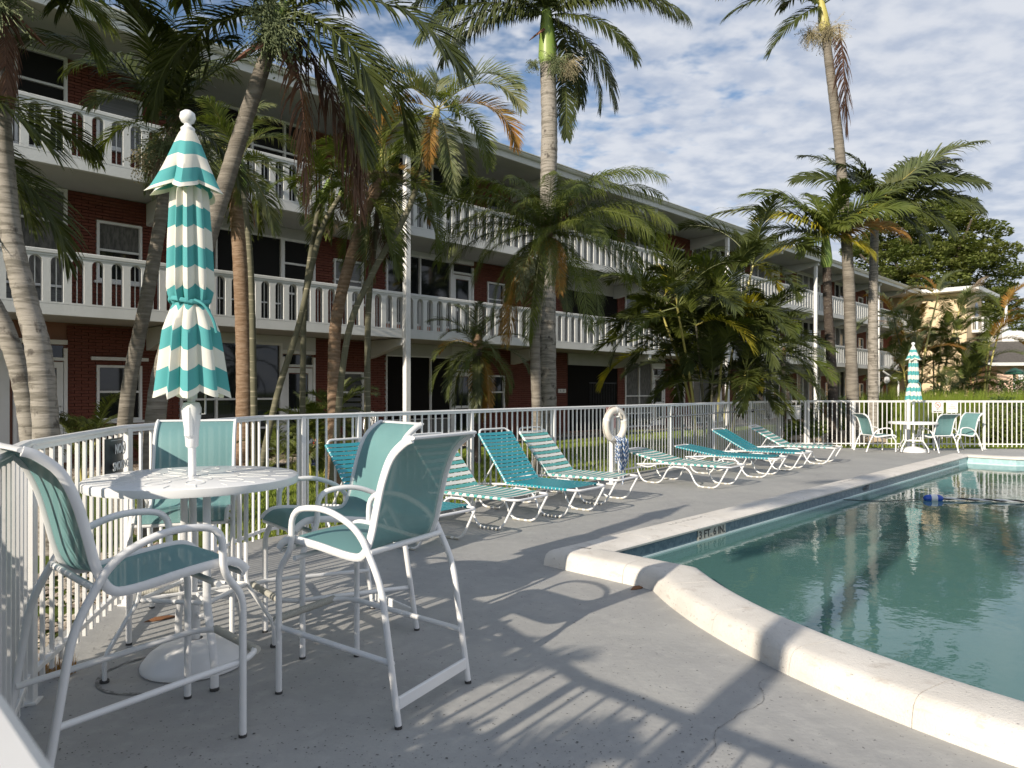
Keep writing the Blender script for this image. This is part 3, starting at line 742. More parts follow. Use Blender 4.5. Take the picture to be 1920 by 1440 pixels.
# ------------------------------------------------------------------ sling chairs (origin on the floor between the feet, +Y forward)
def uv_grid(me, nu, nv, su, sv):
    uvl = me.uv_layers.new(name='UVMap'); 
    for p in me.polygons:
        for li, vi in zip(p.loop_indices, p.vertices):
            i, j = divmod(vi, nu); uvl.data[li].uv = (j/(nu-1)*su, i/(nv-1)*sv)
def make_chair(name, label, cat, group, low=False):
    root = thing(name, label, cat, group=group)
    def zz(z):
        if not low: return z
        return z*(.29/.62) if z < .62 else z-.33
    Y = lambda b: .362-b
    side = rounded([(0, Y(0), zz(.012)), (0, Y(0), zz(.60)), (0, Y(.085), zz(.70)), (0, Y(.085), zz(.895)), (0, Y(.30), zz(.915)), (0, Y(.50), zz(.835)), (0, Y(.63), zz(.60)), (0, Y(.724), zz(.012))], .09, 5)
    # sharper foot bends are fine; legs and arm are one tube on each side
    for s in (-1, 1):
        m = MB(); m.tube([(s*.275, p.y, p.z) for p in side], .0155, 8); sf = m.build('arm_and_leg_tube', 'tube', root, smooth=True)
        for y in (Y(0), Y(.724)):
            m = MB(); m.tube([(s*.275, y, 0), (s*.275, y, .012)], .0170, 10); m.build('foot_cap', 'rubber', sf, smooth=True)
    prof_ = smooth_path(
                        [V((0, a, b)) for a, b in [(Y(-.03), zz(.69)), (Y(.0), zz(.722)), (Y(.06), zz(.742)), (Y(.22), zz(.728)), (Y(.42), zz(.70)), (Y(.50), zz(.715)), (Y(.545), zz(.80)), (Y(.575), zz(.92)), (Y(.61), zz(1.05)), (Y(.66), zz(1.16)), (Y(.73), zz(1.225)), (Y(.775), zz(1.245))]], 4)
    for s in (-1, 1):
        m = MB(); m.tube([(s*.245, p.y, p.z) for p in prof_], .0165, 8, flat=(.75, 1.15)); m.build('sling_rail', 'tube', root, smooth=True)
    # sling with slight sag
    m = MB(); nu = 9; nv = len(prof_)
    for i, p in enumerate(prof_):
        q = prof_[min(i+1, nv-1)]-prof_[max(i-1, 0)]; n = V((0, -q.z, q.y)).normalized() if q.length else V((0, 0, 1))
        for j in range(nu):
            t = j/(nu-1)*2-1; sag = .022*(1-t*t)*math.sin(math.pi*min(1, i/(nv-1)*1.0))
            d = n*(-sag)
            m.v.append((t*.238, p.y+d.y, p.z+d.z))
    for i in range(nv-1):
        for j in range(nu-1): m.f.append((i*nu+j, i*nu+j+1, (i+1)*nu+j+1, (i+1)*nu+j)); m.m.append(0)
    me = m.mesh('sling', 'sling', True); uv_grid(me, nu, nv, 110, 330); link('sling', me, root)
    m = MB(); e = prof_[-1]; m.tube([(-.25, e.y, e.z+.004), (.25, e.y, e.z+.004)], .012, 8, flat=(1.5, .8)); m.build('back_top_bar', 'tube', root, smooth=True)
    m = MB(); e = prof_[0]; m.tube([(-.24, e.y-.01, e.z-.012), (.24, e.y-.01, e.z-.012)], .011, 8); m.build('seat_front_bar', 'tube', root, smooth=True)
    m = MB(); m.tube([(-.27, Y(.56), zz(.735)), (.27, Y(.56), zz(.735))], .014, 8); m.build('rear_crossbar', 'tube', root, smooth=True)
    for s in (-1, 1):
        m = MB(); m.tube([(s*.275, Y(.07), zz(.69)), (s*.245, Y(.07), zz(.715))], .012, 6); m.tube([(s*.275, Y(.53), zz(.78)), (s*.245, Y(.53), zz(.74))], .012, 6); m.build('bracket', 'tube', root)['kind'] = 'stuff'
    m = MB(); m.tube([(-.27, Y(.10), zz(.66)), (.27, Y(.10), zz(.66))], .013, 8); m.build('front_crossbar', 'tube', root, smooth=True)
    if not low:
        rail = rounded([(-.262, Y(.685), .265), (-.262, Y(-.02), .315), (-.20, Y(-.10), .32), (.20, Y(-.10), .32), (.262, Y(-.02), .315), (.262, Y(.685), .265)], .09, 5)
        m = MB(); m.tube(rail, .0135, 8); ft = m.build('footrest', 'tube', root, smooth=True)
        m = MB()
        for i in range(31):
            x = -.2+i*.0133; m.tube([(x-.0055, Y(-.10), .32), (x+.0055, Y(-.10), .32)], .0185, 8)
        m.tube([(-.205, Y(-.10), .32), (.205, Y(-.10), .32)], .017, 8)
        m.build('grip_wrap', 'vwrap', ft, smooth=True)
        m = MB(); m.box((0, Y(.713), .10), (.53, .018, .055), bev=.004); m.build('rear_brace', 'tube', root)
    return root
def put(o, x, y, fx, fy, label=None):
    o.location = (x, y, 0); o.rotation_euler = (0, 0, math.atan2(fy, fx)-math.pi/2)
    if label: o['label'] = label
    return o
def from_fl(x, y, fx, fy):   # centre from the front-left foot and facing
    f = V((fx, fy)).normalized(); r = V((f.y, -f.x)); c = V((x, y))-f*.362+r*.275; return c.x, c.y, f.x, f.y
ch = make_chair('bar_chair', 'tall teal sling bar chair at the left in front of the table, seen from its side', 'chair', 'bar chairs around the tall table')
# near chair (side on), centre from its two front feet
def place(o, front_mid, f, label):
    f = V(f).normalized(); c = V(front_mid)-f*.362; return put(o, c.x, c.y, f.x, f.y, label)
place(ch, ((-1.136-1.528)/2, (2.99+3.353)/2), (.68, .73), 'tall teal sling bar chair nearest the curved fence, to the left of the table')
c2 = dup(ch); place(c2, ((-1.108-.861)/2, (3.406+3.894)/2), (-.87, .49), 'tall teal sling bar chair with its back to the pool, right of the table')
c3 = dup(ch); place(c3, ((-1.148-1.476)/2, (3.863+4.273)/2), (-.771, -.636), 'tall teal sling bar chair just in front of the loungers, partly hidden by another chair')
c4 = dup(ch); place(c4, ((-2.19-1.67)/2, (4.066+4.23)/2), (.3, -.95), 'tall teal sling bar chair behind the table and umbrella pole, against the fence')
lc = make_chair('patio_chair', 'low white framed sling chair side on at the left of the far table', 'chair', 'low chairs at the far table', low=True)
put(lc, 8.75, 17.15, 1, .06)
put(dup(lc), 10.12, 16.93, -.22, .97, 'low teal sling chair with its back to the pool at the far table')
put(dup(lc), 11.0, 17.42, -.96, -.22, 'low teal sling chair at the right of the far table, facing left')

# ------------------------------------------------------------------ tables
def make_table(name, label, r, h, foot_r, rot, group=None, loc=(0, 0, 0)):
    root = thing(name, label, 'table', loc)
    t = MB(); t.lathe([(.03, h-.012), (r-.03, h-.012), (r-.03, h-.04), (r-.004, h-.045), (r, h-.035), (r, h-.006), (r-.008, h), (.03, h), (.03, h-.012)], n=64); top = t.build('table_top', 'tube', root, smooth=40)
    g = MB()
    # raised pattern: rings of ovals and short dashes
    for ring, n, rr, sx, sy in ((.15, 7, .05, 1.6, .8), (.31, 11, .055, 1.5, .8)):
        if r < ring+.12: continue
        for i in range(n):
            a = 2*math.pi*i/n; c = V((math.cos(a), math.sin(a), 0)); s = V((-c.y, c.x, 0))
            pts = [c*ring+(c*math.cos(q)*sx+s*math.sin(q)*sy)*rr for q in [2*math.pi*k/14 for k in range(14)]]
            g.tube([(p.x, p.y, h+.0005) for p in pts], .0022, 4, closed=True, up=(0, 0, 1))
    for i in range(22):
        a = 2*math.pi*i/22; g.tube([(math.cos(a)*.41*r/.53, math.sin(a)*.41*r/.53, h+.0005), (math.cos(a)*.50*r/.53, math.sin(a)*.50*r/.53, h+.0005)], .0025, 4, up=(0, 0, 1))
    g.build('raised_pattern', 'bwhite', top)
    for k in range(4):
        a = rot+k*math.pi/2; c = V((math.cos(a), math.sin(a), 0)); sd = V((-c.y, c.x, 0))
        ri = foot_r*.63; kn = h*.39
        pts = rounded([c*ri+V((0, 0, h-.045)), c*ri+V((0, 0, kn)), c*foot_r+V((0, 0, h*.13)), c*foot_r+V((0, 0, .01))], .05, 4)
        m = MB(); m.tube(pts, .02, 8, flat=(1.0, .55), up=tuple(c)); m.build('leg', 'tube', root, smooth=True)
        m = MB(); m.tube([c*(foot_r)+V((0, 0, 0)), c*foot_r+V((0, 0, .014))], .022, 8); m.build('foot_cap', 'rubber', root)
    m = MB(); ri = foot_r*.63
    q = []
    for k in range(4):
        a = rot+k*math.pi/2; q.append(V((math.cos(a)*ri, math.sin(a)*ri, h*.385)))
    for i in range(4): m.tube([q[i], q[(i+1) % 4]], .012, 8)
    m.tube([(math.cos(2*math.pi*i/16)*.05, math.sin(2*math.pi*i/16)*.05, h*.385) for i in range(16)], .008, 6, closed=True)
    for i in range(4): m.tube([q[i], q[i]*.22+V((0, 0, h*.385*.78))], .009, 6)
    m.build('leg_ring', 'tube', root, smooth=True)
    return root
TC = (-1.69, 3.785, 0)
make_table('bar_table', 'round white bar height table with a patterned metal top', .528, 1.0, .42, math.atan2(.59, .81), loc=TC)
make_table('patio_table', 'small round white table at the far end of the deck', .53, .72, .40, .4, loc=(9.6, 17.0, 0))

# ------------------------------------------------------------------ closed umbrellas with their bases
def make_umbrella(name, label, loc, zs=1.0, tilt=0., z0=1.43, ztop=2.84):
    root = thing(name, label, 'umbrella', loc); H = ztop-z0
    p = MB(); p.tube([(0, 0, .12), (0, 0, ztop)], .0195, 14); p.build('pole', 'tube', root, smooth=True)
    def canopy(zr, radii, nplt, amp, sag, seed, name_, hem=.045, band=.083, start=0):
        rr_ = random.Random(seed); n = 96; rows = len(zr)
        ph = [rr_.uniform(-.15, .15) for _ in range(nplt)]; am = [rr_.uniform(.6, 1.25) for _ in range(nplt)]
        ws = [rr_.uniform(.55, 1.5) for _ in range(nplt)]; tw_ = sum(ws); ed = [0.]
        for q in ws: ed.append(ed[-1]+q/tw_)
        m = MB()
        for i, z in enumerate(zr):
            t = i/(rows-1)
            for j in range(n):
                a = 2*math.pi*j/n; kk = max(q for q in range(nplt) if ed[q] <= j/n+1e-9); fr = (j/n-ed[kk])/(ed[kk+1]-ed[kk])
                pl = abs(math.sin(math.pi*fr))          # 0 at the ribs, 1 in the fold between
                A = amp[i]*am[kk]
                r_ = radii[i]*(1+A*(.5-pl)*1.0)
                tw = .25*A*math.sin(2*math.pi*fr+ph[kk])
                zz_ = z+(sag[i]*(pl-.5)*am[kk])
                m.v.append((math.cos(a+tw)*r_, math.sin(a+tw)*r_, zz_))
        for i in range(rows-1):
            for j in range(n):
                j2 = (j+1) % n; m.f.append((i*n+j, (i+1)*n+j, (i+1)*n+j2, i*n+j2)); m.m.append(rowmat[name_][i])
        return m.build(name_, ['teal', 'cwhite'], root, smooth=True)
    rowmat = {}
    def rows(ztop_, zbot, nb, first, hem):
        zr = []; mt = []; L = ztop_-zbot-hem; sub = 4
        for b_ in range(nb):
            for s_ in range(sub): zr.append(ztop_-L*(b_+s_/sub)/nb); mt.append((first+b_) % 2)
        zr.append(zbot+hem); mt.append(1); zr.append(zbot+hem*.5); mt.append(1); zr.append(zbot); return zr, mt
    s = H/1.41
    # upper vent tier
    zt_, zb_ = ztop-.0, z0+1.085*s
    zr, mt = rows(zt_, zb_, 4, 1, .022); rowmat['canopy_vent'] = mt
    f = [i/(len(zr)-1) for i in range(len(zr))]
    canopy(zr, [.032+.118*t**.8 for t in f], 6, [.10+.75*t*t for t in f], [.004+.062*t*t for t in f], 3, 'canopy_vent')
    zt_, zb_ = z0+1.20*s, z0
    zr, mt = rows(zt_, zb_, 11, 0, .035); rowmat['canopy'] = mt
    import bisect
    key = [(0, .06), (.1, .090), (.3, .104), (.5, .112), (.565, .100), (.585, .082), (.61, .100), (.70, .135), (.85, .158), (.97, .176), (1, .180)]
    def rad(t):
        for (a, ra), (b, rb) in zip(key, key[1:]):
            if t <= b: return ra+(rb-ra)*(t-a)/(b-a)
        return key[-1][1]
    f = [i/(len(zr)-1) for i in range(len(zr))]
    canopy(zr, [rad(t) for t in f], 8, [.38-.18*math.exp(-((t-.585)/.04)**2) for t in f], [.030 if t < .5 else .040 for t in f], 11, 'canopy')
    m = MB(); m.lathe([(.02, 0), (.034, .004), (.036, .02), (.02, .035), (.016, .045), (.032, .055), (.041, .078), (.036, .102), (.018, .116), (0, .120)], (0, 0, ztop-.01), 28); m.build('finial', 'tube', root, smooth=True)
    tz = z0+H*.85*.58-.06*s+.02
    tz = z0+1.20*s*(1-.585)
    m = MB(); m.tube([(math.cos(a)*.103, math.sin(a)*.103, tz+.012*math.sin(a*2)) for a in [2*math.pi*i/24 for i in range(24)]], .009, 6, closed=True, flat=(.5, 1.3))
    m.tube(smooth_path([(.06, -.085, tz), (.11, -.08, tz-.03), (.145, -.06, tz-.10), (.155, -.04, tz-.17)], 4), .007, 6)
    m.build('tie_strap', 'teal', root)
    # hub with crank
    hz = 1.29 if H > 1.2 else z0-.10
    m = MB(); m.lathe([(.02, -.14), (.032, -.13), (.036, -.05), (.047, .03), (.05, .07), (.04, .10), (.02, .105)], (0, 0, hz), 16); m.box((0, -.035, hz), (.045, .035, .17), bev=.012); m.build('crank_housing', 'tube', root, smooth=50)
    m = MB(); m.tube([(.045, 0, hz+.04), (.075, -.005, hz+.04), (.078, -.005, hz+.15), (.14, -.01, hz+.155)], .006, 6); m.tube([(.10, -.01, hz+.155), (.155, -.01, hz+.155)], .010, 8); m.build('crank', 'metal', root)
    m = MB(); m.tube([(0, 0, z0-.02), (0, 0, z0+.06)], .03, 12); m.build('slider', 'tube', root, smooth=True)
    if tilt: root.rotation_euler = (0, tilt, 0)
    return root
make_umbrella('closed_umbrella', 'closed teal and white striped umbrella over the tall bar table', (TC[0], TC[1], 0), tilt=R(-.75))
make_umbrella('closed_umbrella', 'closed teal and white striped umbrella over the small far table', (9.6, 17.0, 0), z0=1.22, ztop=2.52)
def base(name, label, loc, r=.263):
    root = thing(name, label, 'umbrella base', loc)
    m = MB(); m.lathe([(r-.01, 0), (r, .006), (r, .02), (r*.97, .035), (r*.86, .07), (r*.66, .105), (r*.42, .125), (r*.2, .134), (.04, .137)], n=40)
    for k in range(0): pass
    m.build('dome', 'tube', root, smooth=30)
    m = MB(); m.tube([(0, 0, .13), (0, 0, .36)], .028, 16); m.build('sleeve', 'tube', root, smooth=True)
    m = MB(); m.tube([(.02, -.02, .27), (.06, -.05, .27)], .008, 6); m.lathe([(0, -.01), (.02, -.01), (.02, .012), (0, .012)], (.065, -.055, .27), 8); m.build('knob', 'tube', root)
    return root
base('umbrella_base', 'domed white umbrella base under the tall bar table', TC)
base('umbrella_base', 'domed white umbrella base under the small far table', (9.6, 17.0, 0), .28)

# ------------------------------------------------------------------ strap loungers (origin under the foot end, +Y towards the head)
strap_me = {}
def get_strap(m_):
    if m_ not in strap_me:
        s = MB(); n = 8; w = .021; P = []
        for i in range(n+1):
            t = i/n*2-1; z = -.010*(1-t*t)+.016; P.append((t*.318, z))
        pts = [(-.326, -.004)]+P+[(.326, -.004)]
        for x, z in pts:
            for y in (-w, w):
                s.v.append((x, y, z+.0012)); s.v.append((x, y, z-.0012))
        for i in range(len(pts)-1):
            a = i*4; b_ = a+4
            s.f += [(a, b_, b_+2, a+2), (a+1, a+3, b_+3, b_+1), (a, a+1, b_+1, b_), (a+2, b_+2, b_+3, a+3)]; s.m += [0]*4
        for sx in (-1, 1):
            base_ = len(s.v)
            s.tube([(sx*.310, -w, 0), (sx*.310, w, 0)], .0175, 8)
        strap_me[m_] = s.mesh('strap', m_, True)
    return strap_me[m_]
def make_lounger(label, x, y, ang, striped, theta, group='pool loungers in a row along the fence'):
    h = V((-.785, .62, 0)).normalized(); root = thing('lounge_chair', label, 'lounge chair', (x, y, 0), ang, group)
    th = R(theta); SE, Zs, BL_ = 1.04, .335, .80
    by = lambda l: (SE+l*math.cos(th), Zs+l*math.sin(th))
    hoop = [(-.31, SE, Zs), (-.31, .06, Zs), (-.27, .0, Zs), (.27, .0, Zs), (.31, .06, Zs), (.31, SE, Zs)]
    m = MB(); m.tube(rounded([(-.31, SE+.55, Zs-.05), (-.31, SE+.02, Zs-.01), (-.31, .05, Zs), (-.25, .0, Zs-.004), (.25, .0, Zs-.004), (.31, .05, Zs), (.31, SE+.02, Zs-.01), (.31, SE+.55, Zs-.05)], .08, 4), .0135, 8); m.build('seat_frame', 'tube', root, smooth=True)
    pb_ = [(-.31, *by(0)), (-.31, *by(BL_*.9)), (-.25, *by(BL_)), (.25, *by(BL_)), (.31, *by(BL_*.9)), (.31, *by(0))]
    m = MB(); m.tube(rounded(pb_, .07, 4), .0135, 8); bk = m.build('back_frame', 'tube', root, smooth=True)
    for s in (-1, 1):
        pts = rounded([(s*.295, .03, Zs-.02), (s*.295, .20, .014), (s*.295, .52, .014), (s*.295, .66, .285), (s*.295, .98, .285), (s*.295, 1.13, .014), (s*.295, 1.45, .014), (s*.295, 1.58, .27)], .10, 5)
        m = MB(); m.tube(pts, .0125, 8); lg = m.build('sled_leg', 'tube', root, smooth=True)
        m = MB()
        for yy in (.74, .90): m.tube([(s*.295, yy, .285), (s*.303, yy, Zs)], .008, 6)
        m.build('stud', 'tube', lg)['kind'] = 'stuff'
        m = MB()
        for a, b_ in ((.24, .30), (.34, .40), (.44, .50), (1.18, 1.24), (1.3, 1.36)): m.tube([(s*.295, a, .014), (s*.295, b_, .014)], .0143, 8)
        m.build('glide_wrap', 'vwrap', lg, smooth=True)['kind'] = 'stuff'
    m = MB()
    for yy in (.98,): m.tube([(-.295, yy, .28), (.295, yy, .28)], .011, 6)
    m.build('crossbar', 'tube', root, smooth=True)
    # prop
    l = BL_*.42; q = by(l); e = (1.52, Zs-.11)
    m = MB(); m.tube(rounded([(-.28, *q), (-.26, e[0], e[1]), (.26, e[0], e[1]), (.28, *q)], .05, 3), .0095, 6)
    m.tube(rounded([(-.30, 1.20, .30), (-.30, 1.34, Zs-.09), (-.30, 1.56, Zs-.05)], .06, 3), .009, 6); m.tube(rounded([(.30, 1.20, .30), (.30, 1.34, Zs-.09), (.30, 1.56, Zs-.05)], .06, 3), .009, 6)
    m.build('back_prop', 'tube', root, smooth=True)
    n = 17
    for i in range(n):
        yy = .16+i*(SE-.19)/(n-1)
        st = striped and i % 2 == 0
        link('strap', get_strap('strapw' if st else ('straps' if striped else 'strapt')), root, (0, yy, Zs))
    nb_ = 14; nbv = int(nb_)
    for i in range(nbv):
        l = .035+i*(BL_*.9-.035)/(nbv-1); q = by(l)
        o = link('strap', get_strap('strapw' if striped and i % 2 == 1 else ('straps' if striped else 'strapt')), bk, (0, q[0], q[1])); o.rotation_euler = (th, 0, 0)
    for xx in (-.10, .10):          # two thin lengthwise weavers
        m = MB(); m.box((xx, (.12+SE)/2, Zs+.0035), (.012, SE-.2, .003)); m.build('weaver', 'strapw' if striped else 'strapt', root)
        m = MB(); c = by(BL_*.46); m.box((xx, c[0], c[1]), (.012, BL_*.84, .003), rot=Matrix.Rotation(th, 3, 'X')); m.build('weaver', 'strapw' if striped else 'strapt', bk)
    return root
HA = math.atan2(.62, -.785)-math.pi/2
LS = [(-.515, 6.55, 0, 50, 'solid teal strap lounge chair hidden behind the bar chairs, back raised'),
      (.23, 7.49, 1, 50, 'green and white striped strap lounge chair half hidden behind the tall chair'),
      (.93, 8.20, 0, 52, 'solid teal strap lounge chair with steeply raised back, fully in view'),
      (1.51, 9.15, 1, 49, 'green and white striped lounge chair left of the life ring, back raised steeply'),
      (3.38, 10.63, 1, 12, 'green and white striped lounge chair just right of the life ring, almost flat'),
      (4.55, 11.96, 0, 9, 'solid teal strap lounge chair lying almost flat'),
      (5.42, 13.0, 0, 28, 'solid teal strap lounge chair with its back half raised'),
      (6.55, 14.2, 1, 29, 'farthest green and white striped lounge chair near the fence corner')]
for i, (x, y, st, th, lb) in enumerate(LS):
    make_lounger(lb, x, y, HA+R([0, 1, -1.5, 2, -2, 1, -1, 2][i]), st, th)

# ------------------------------------------------------------------ life ring on its stand, with rope
st = thing('ring_stand', 'white post standing by the fence that carries the life ring', 'post', (1.56, 11.15, 0), math.atan2(.77, .64))
m = MB(); m.tube([(0, 0, 0), (0, 0, 1.16)], .036, 12); m.build('post', 'white', st, smooth=True)
m = MB(); m.lathe([(0, 0), (.09, 0), (.09, .012), (.04, .02)], n=16); m.build('foot_plate', 'white', st)
m = MB(); m.tube([(0, -.035, 1.05), (0, -.14, 1.06), (0, -.145, 1.12)], .012, 6); m.build('hook', 'white', st)
rg = thing('life_ring', 'off white life ring hanging on a post in front of the fence', 'life ring', (1.56, 11.15, .93), math.atan2(.77, .64)-R(12)); rg.scale = (.86, .86, .86)
m = MB(); m.tube([(math.cos(a)*.235, -.09, math.sin(a)*.265) for a in [2*math.pi*i/32 for i in range(32)]], .062, 12, closed=True); m.build('ring_body', 'ring', rg, smooth=True)
for a in (R(20), R(160), R(-60), R(-120), R(90)):
    m = MB(); c = V((math.cos(a)*.235, -.09, math.sin(a)*.265)); t = V((-math.sin(a), 0, math.cos(a)*1.0)); m.tube([c-t*.022, c+t*.022], .0645, 12, caps=False); m.build('band', 'white', rg, smooth=True)
m = MB(); m.tube(smooth_path([(math.cos(a)*(.235+.075*(1+.25*math.sin(4*a))), -.10, math.sin(a)*(.265+.075*(1+.25*math.sin(4*a)))) for a in [2*math.pi*i/16 for i in range(17)]], 3), .006, 6); m.build('grab_line', 'ring', rg)
rp = thing('rope_coil', 'blue and white twisted rope looped through the life ring', 'rope', (1.56, 11.15, .70), math.atan2(.77, .64)+R(10))
rr = random.Random(5)
for k in range(9):
    x0 = .0+rr.uniform(-.08, .10); d = rr.uniform(.28, .5); w = rr.uniform(.03, .07); y = -.18+rr.uniform(-.03, .04)
    pts = smooth_path([(x0-w, y, -.02), (x0-w*1.2, y-.01, -d*.5), (x0, y, -d), (x0+w*1.2, y-.01, -d*.5), (x0+w, y, -.01), (x0, -.10, .05), (x0-w, y, -.02)], 5)
    for c_, mt in ((0, 'rope'), (1, 'ropeb')):
        m = MB(); L = []; tot = 0
        for i, p in enumerate(pts):
            if i: tot += (p-pts[i-1]).length
            a = tot*75+c_*math.pi; L.append(p+V((math.cos(a)*.0065, math.sin(a)*.0065, 0)))
        # resample for the twist
        fine = []
        for i in range(len(pts)-1):
            for q in range(4): fine.append(pts[i].lerp(pts[i+1], q/4))
        L = []; tot = 0
        for i, p in enumerate(fine):
            if i: tot += (p-fine[i-1]).length
            a = tot*75+c_*math.pi; L.append(p+V((math.cos(a)*.006, math.sin(a)*.006, math.sin(a)*.002)))
        m.tube(L, .0065, 5); m.build('strand', mt, rp, smooth=True)
for k, (x0, d) in enumerate(((-.24, .30), (.03, .68), (.09, .62), (.20, .3))):
    for c_, mt in ((0, 'rope'), (1, 'ropeb')):
        fine = [V((x0+.02*math.sin(i*.25+k), -.17, -.05-d*i/60+(.0))) for i in range(61)]
        L = [p+V((math.cos(j*.75+c_*math.pi)*.006, math.sin(j*.75+c_*math.pi)*.006, 0)) for j, p in enumerate(fine)]
        m = MB(); m.tube(L, .0065, 5); m.build('strand', mt, rp, smooth=True)
# shepherd's crook pole hung along the fence
fd = (FL[8]-FL[7]).normalized(); fn = V((fd.y, -fd.x, 0)); fa = math.atan2(fd.y, fd.x)
def on_fence(t, z, off): p = FL[7]+fd*t+fn*off; return V((p.x, p.y, z))
pole = thing('rescue_pole', 'long grey rescue pole hooked along the far part of the fence', 'pole', tuple(on_fence(8.2, 0, .06)), fa)
m = MB(); m.tube([(-.25, 0, .98), (5.2, 0, 1.02)], .016, 8); m.build('shaft', 'metal', pole, smooth=True)
m = MB(); m.tube(smooth_path([(-.25, 0, .98), (-.6, -.05, .92), (-.95, -.08, .72), (-.98, -.08, .5), (-.62, -.04, .42), (-.55, -.02, .60), (-.66, -.02, .8), (-.5, 0, .93)], 6), .006, 6); m.build('hook', 'metal', pole, smooth=True)
for t in (.35, 4.4):
    m = MB(); m.box((t, .015, 1.0), (.03, .06, .07)); m.build('bracket', 'black', pole)

# ------------------------------------------------------------------ signs
def sign(name, label, o, ang, w, h, m_, bend=0.):
    root = thing(name, label, 'sign', tuple(o), ang); b = MB(); n = 8
    for i in range(n+1):
        t = i/n*2-1; y = -bend*(1-t*t)
        for z in (-h/2, h/2):
            b.v.append((t*w/2, y, z)); b.v.append((t*w/2, y+.004, z))
    for i in range(n):
        a = i*4; c = a+4
        b.f += [(a, c, c+2, a+2), (a+1, a+3, c+3, c+1), (a, a+1, c+1, c), (a+2, c+2, c+3, a+3)]; b.m += [0]*4
    b.f += [(0, 2, 3, 1), (n*4, n*4+1, n*4+3, n*4+2)]; b.m += [0, 0]
    b.build('board', m_, root, smooth=True); return root
def nosmoke(root, c, r, m1, y, cig):
    b = MB(); b.tube([(c[0]+math.cos(a)*r, y, c[1]+math.sin(a)*r) for a in [2*math.pi*i/24 for i in range(24)]], r*.09, 4, closed=True)
    b.tube([(c[0]-r*.7, y, c[1]+r*.7), (c[0]+r*.7, y, c[1]-r*.7)], r*.09, 4); b.build('prohibition_symbol', m1, root)
    b = MB(); b.box((c[0]-.02*r, y+.001, c[1]-.1*r), (r*1.1, .002, r*.2)); b.tube(smooth_path([(c[0]+r*.45, y, c[1]+.05*r), (c[0]+r*.3, y, c[1]+.3*r), (c[0]+r*.5, y, c[1]+.5*r)], 3), r*.05, 4); b.build('cigarette_symbol', cig, root)
# black one on the near-left fence (between FL[5] and FL[6], near the post)
dA = (FL[6]-FL[5]).normalized(); nA = V((dA.y, -dA.x, 0)); aA = math.atan2(dA.y, dA.x)
pS = FL[5]+dA*((FL[6]-FL[5]).length-.34)+nA*.030
s1 = sign('no_smoking_sign', 'black bowed no smoking sign tied to the near left fence', (pS.x, pS.y, 1.035), aA, .36, .25, 'signblk', .035)
s1['label'] = 'black bowed no smoking sign on the fence left of the table'
text_obj('lettering', 'NO', .085, 'inkw', s1, (-.055, -.040, .055), (R(90), 0, 0), .0012)
text_obj('lettering', 'SMOKING', .075, 'inkw', s1, (0, -.041, -.05), (R(90), 0, 0), .0012)
nosmoke(s1, (.07, .057), .04, 'inkw', -.037, 'inkw')
b = MB()
for z in (-.112, .112): b.tube([(-.165+.33*i/8, -.037*(1-((i/8)*2-1)**2)-.001, z) for i in range(9)], .0015, 4)
b.build('border_line', 'inkw', s1)
# pink warning board next to the life ring
pS = on_fence(6.32, 1.02, .030)
s2 = sign('pool_warning_sign', 'small faded pink warning sign on the fence right of the life ring', pS, fa, .30, .36, 'signpink')
text_obj('lettering', 'WARNING', .05, 'inkred', s2, (0, -.004, .145), (R(90), 0, 0), .001)
for z, t in ((-.075, 'NO'), (-.115, 'DIVING'), (-.15, 'ALLOWED')): text_obj('lettering', t, .038, 'inkred', s2, (0, -.004, z), (R(90), 0, 0), .001)
b = MB(); b.tube(smooth_path([(-.09, -.004, .09), (-.03, -.004, .05), (.03, -.004, .07), (.09, -.004, .02)], 4), .009, 5); b.tube([(-.03, -.004, .05), (-.08, -.004, -.01)], .008, 5); b.tube([(.02, -.004, .065), (-.01, -.004, .11)], .012, 5); b.tube([(-.1, -.004, -.03), (.1, -.004, -.03)], .004, 4); b.build('diver_symbol', 'ink', s2)
# two white boards on the far fence
fr_d = (FR[1]-FR[0]).normalized(); fr_a = math.atan2(fr_d.y, fr_d.x); fr_n = V((fr_d.y, -fr_d.x, 0))
def on_far(px, z):
    # point of the far fence on a given bearing
    r = (px-960)/F_PX; a = FR[0]; t = (r*a.y-a.x)/(fr_d.x-r*fr_d.y); p = a+fr_d*t+fr_n*.03; return V((p.x, p.y, z))
s3 = sign('no_smoking_sign', 'white no smoking sign with a red circle on the far fence', on_far(1757, 1.06), fr_a, .28, .29, 'signwht')
nosmoke(s3, (0, .055), .07, 'inkred', -.004, 'ink')
text_obj('lettering', 'NO', .05, 'ink', s3, (0, -.004, -.055), (R(90), 0, 0), .001); text_obj('lettering', 'SMOKING', .05, 'ink', s3, (0, -.004, -.112), (R(90), 0, 0), .001)
s4 = sign('pool_rules_sign', 'white sign with grey lettering and a blue line on the far fence', on_far(1784, 1.06), fr_a, .28, .29, 'signwht')
for z, t, s_ in ((.055, 'NO', .042), (.01, 'DIVING', .042), (-.035, 'ALLOWED', .042)): text_obj('lettering', t, s_, 'faint', s4, (0, -.004, z), (R(90), 0, 0), .001)
text_obj('lettering', 'THANK YOU', .045, 'inkblue', s4, (0, -.004, -.10), (R(90), 0, 0), .001)
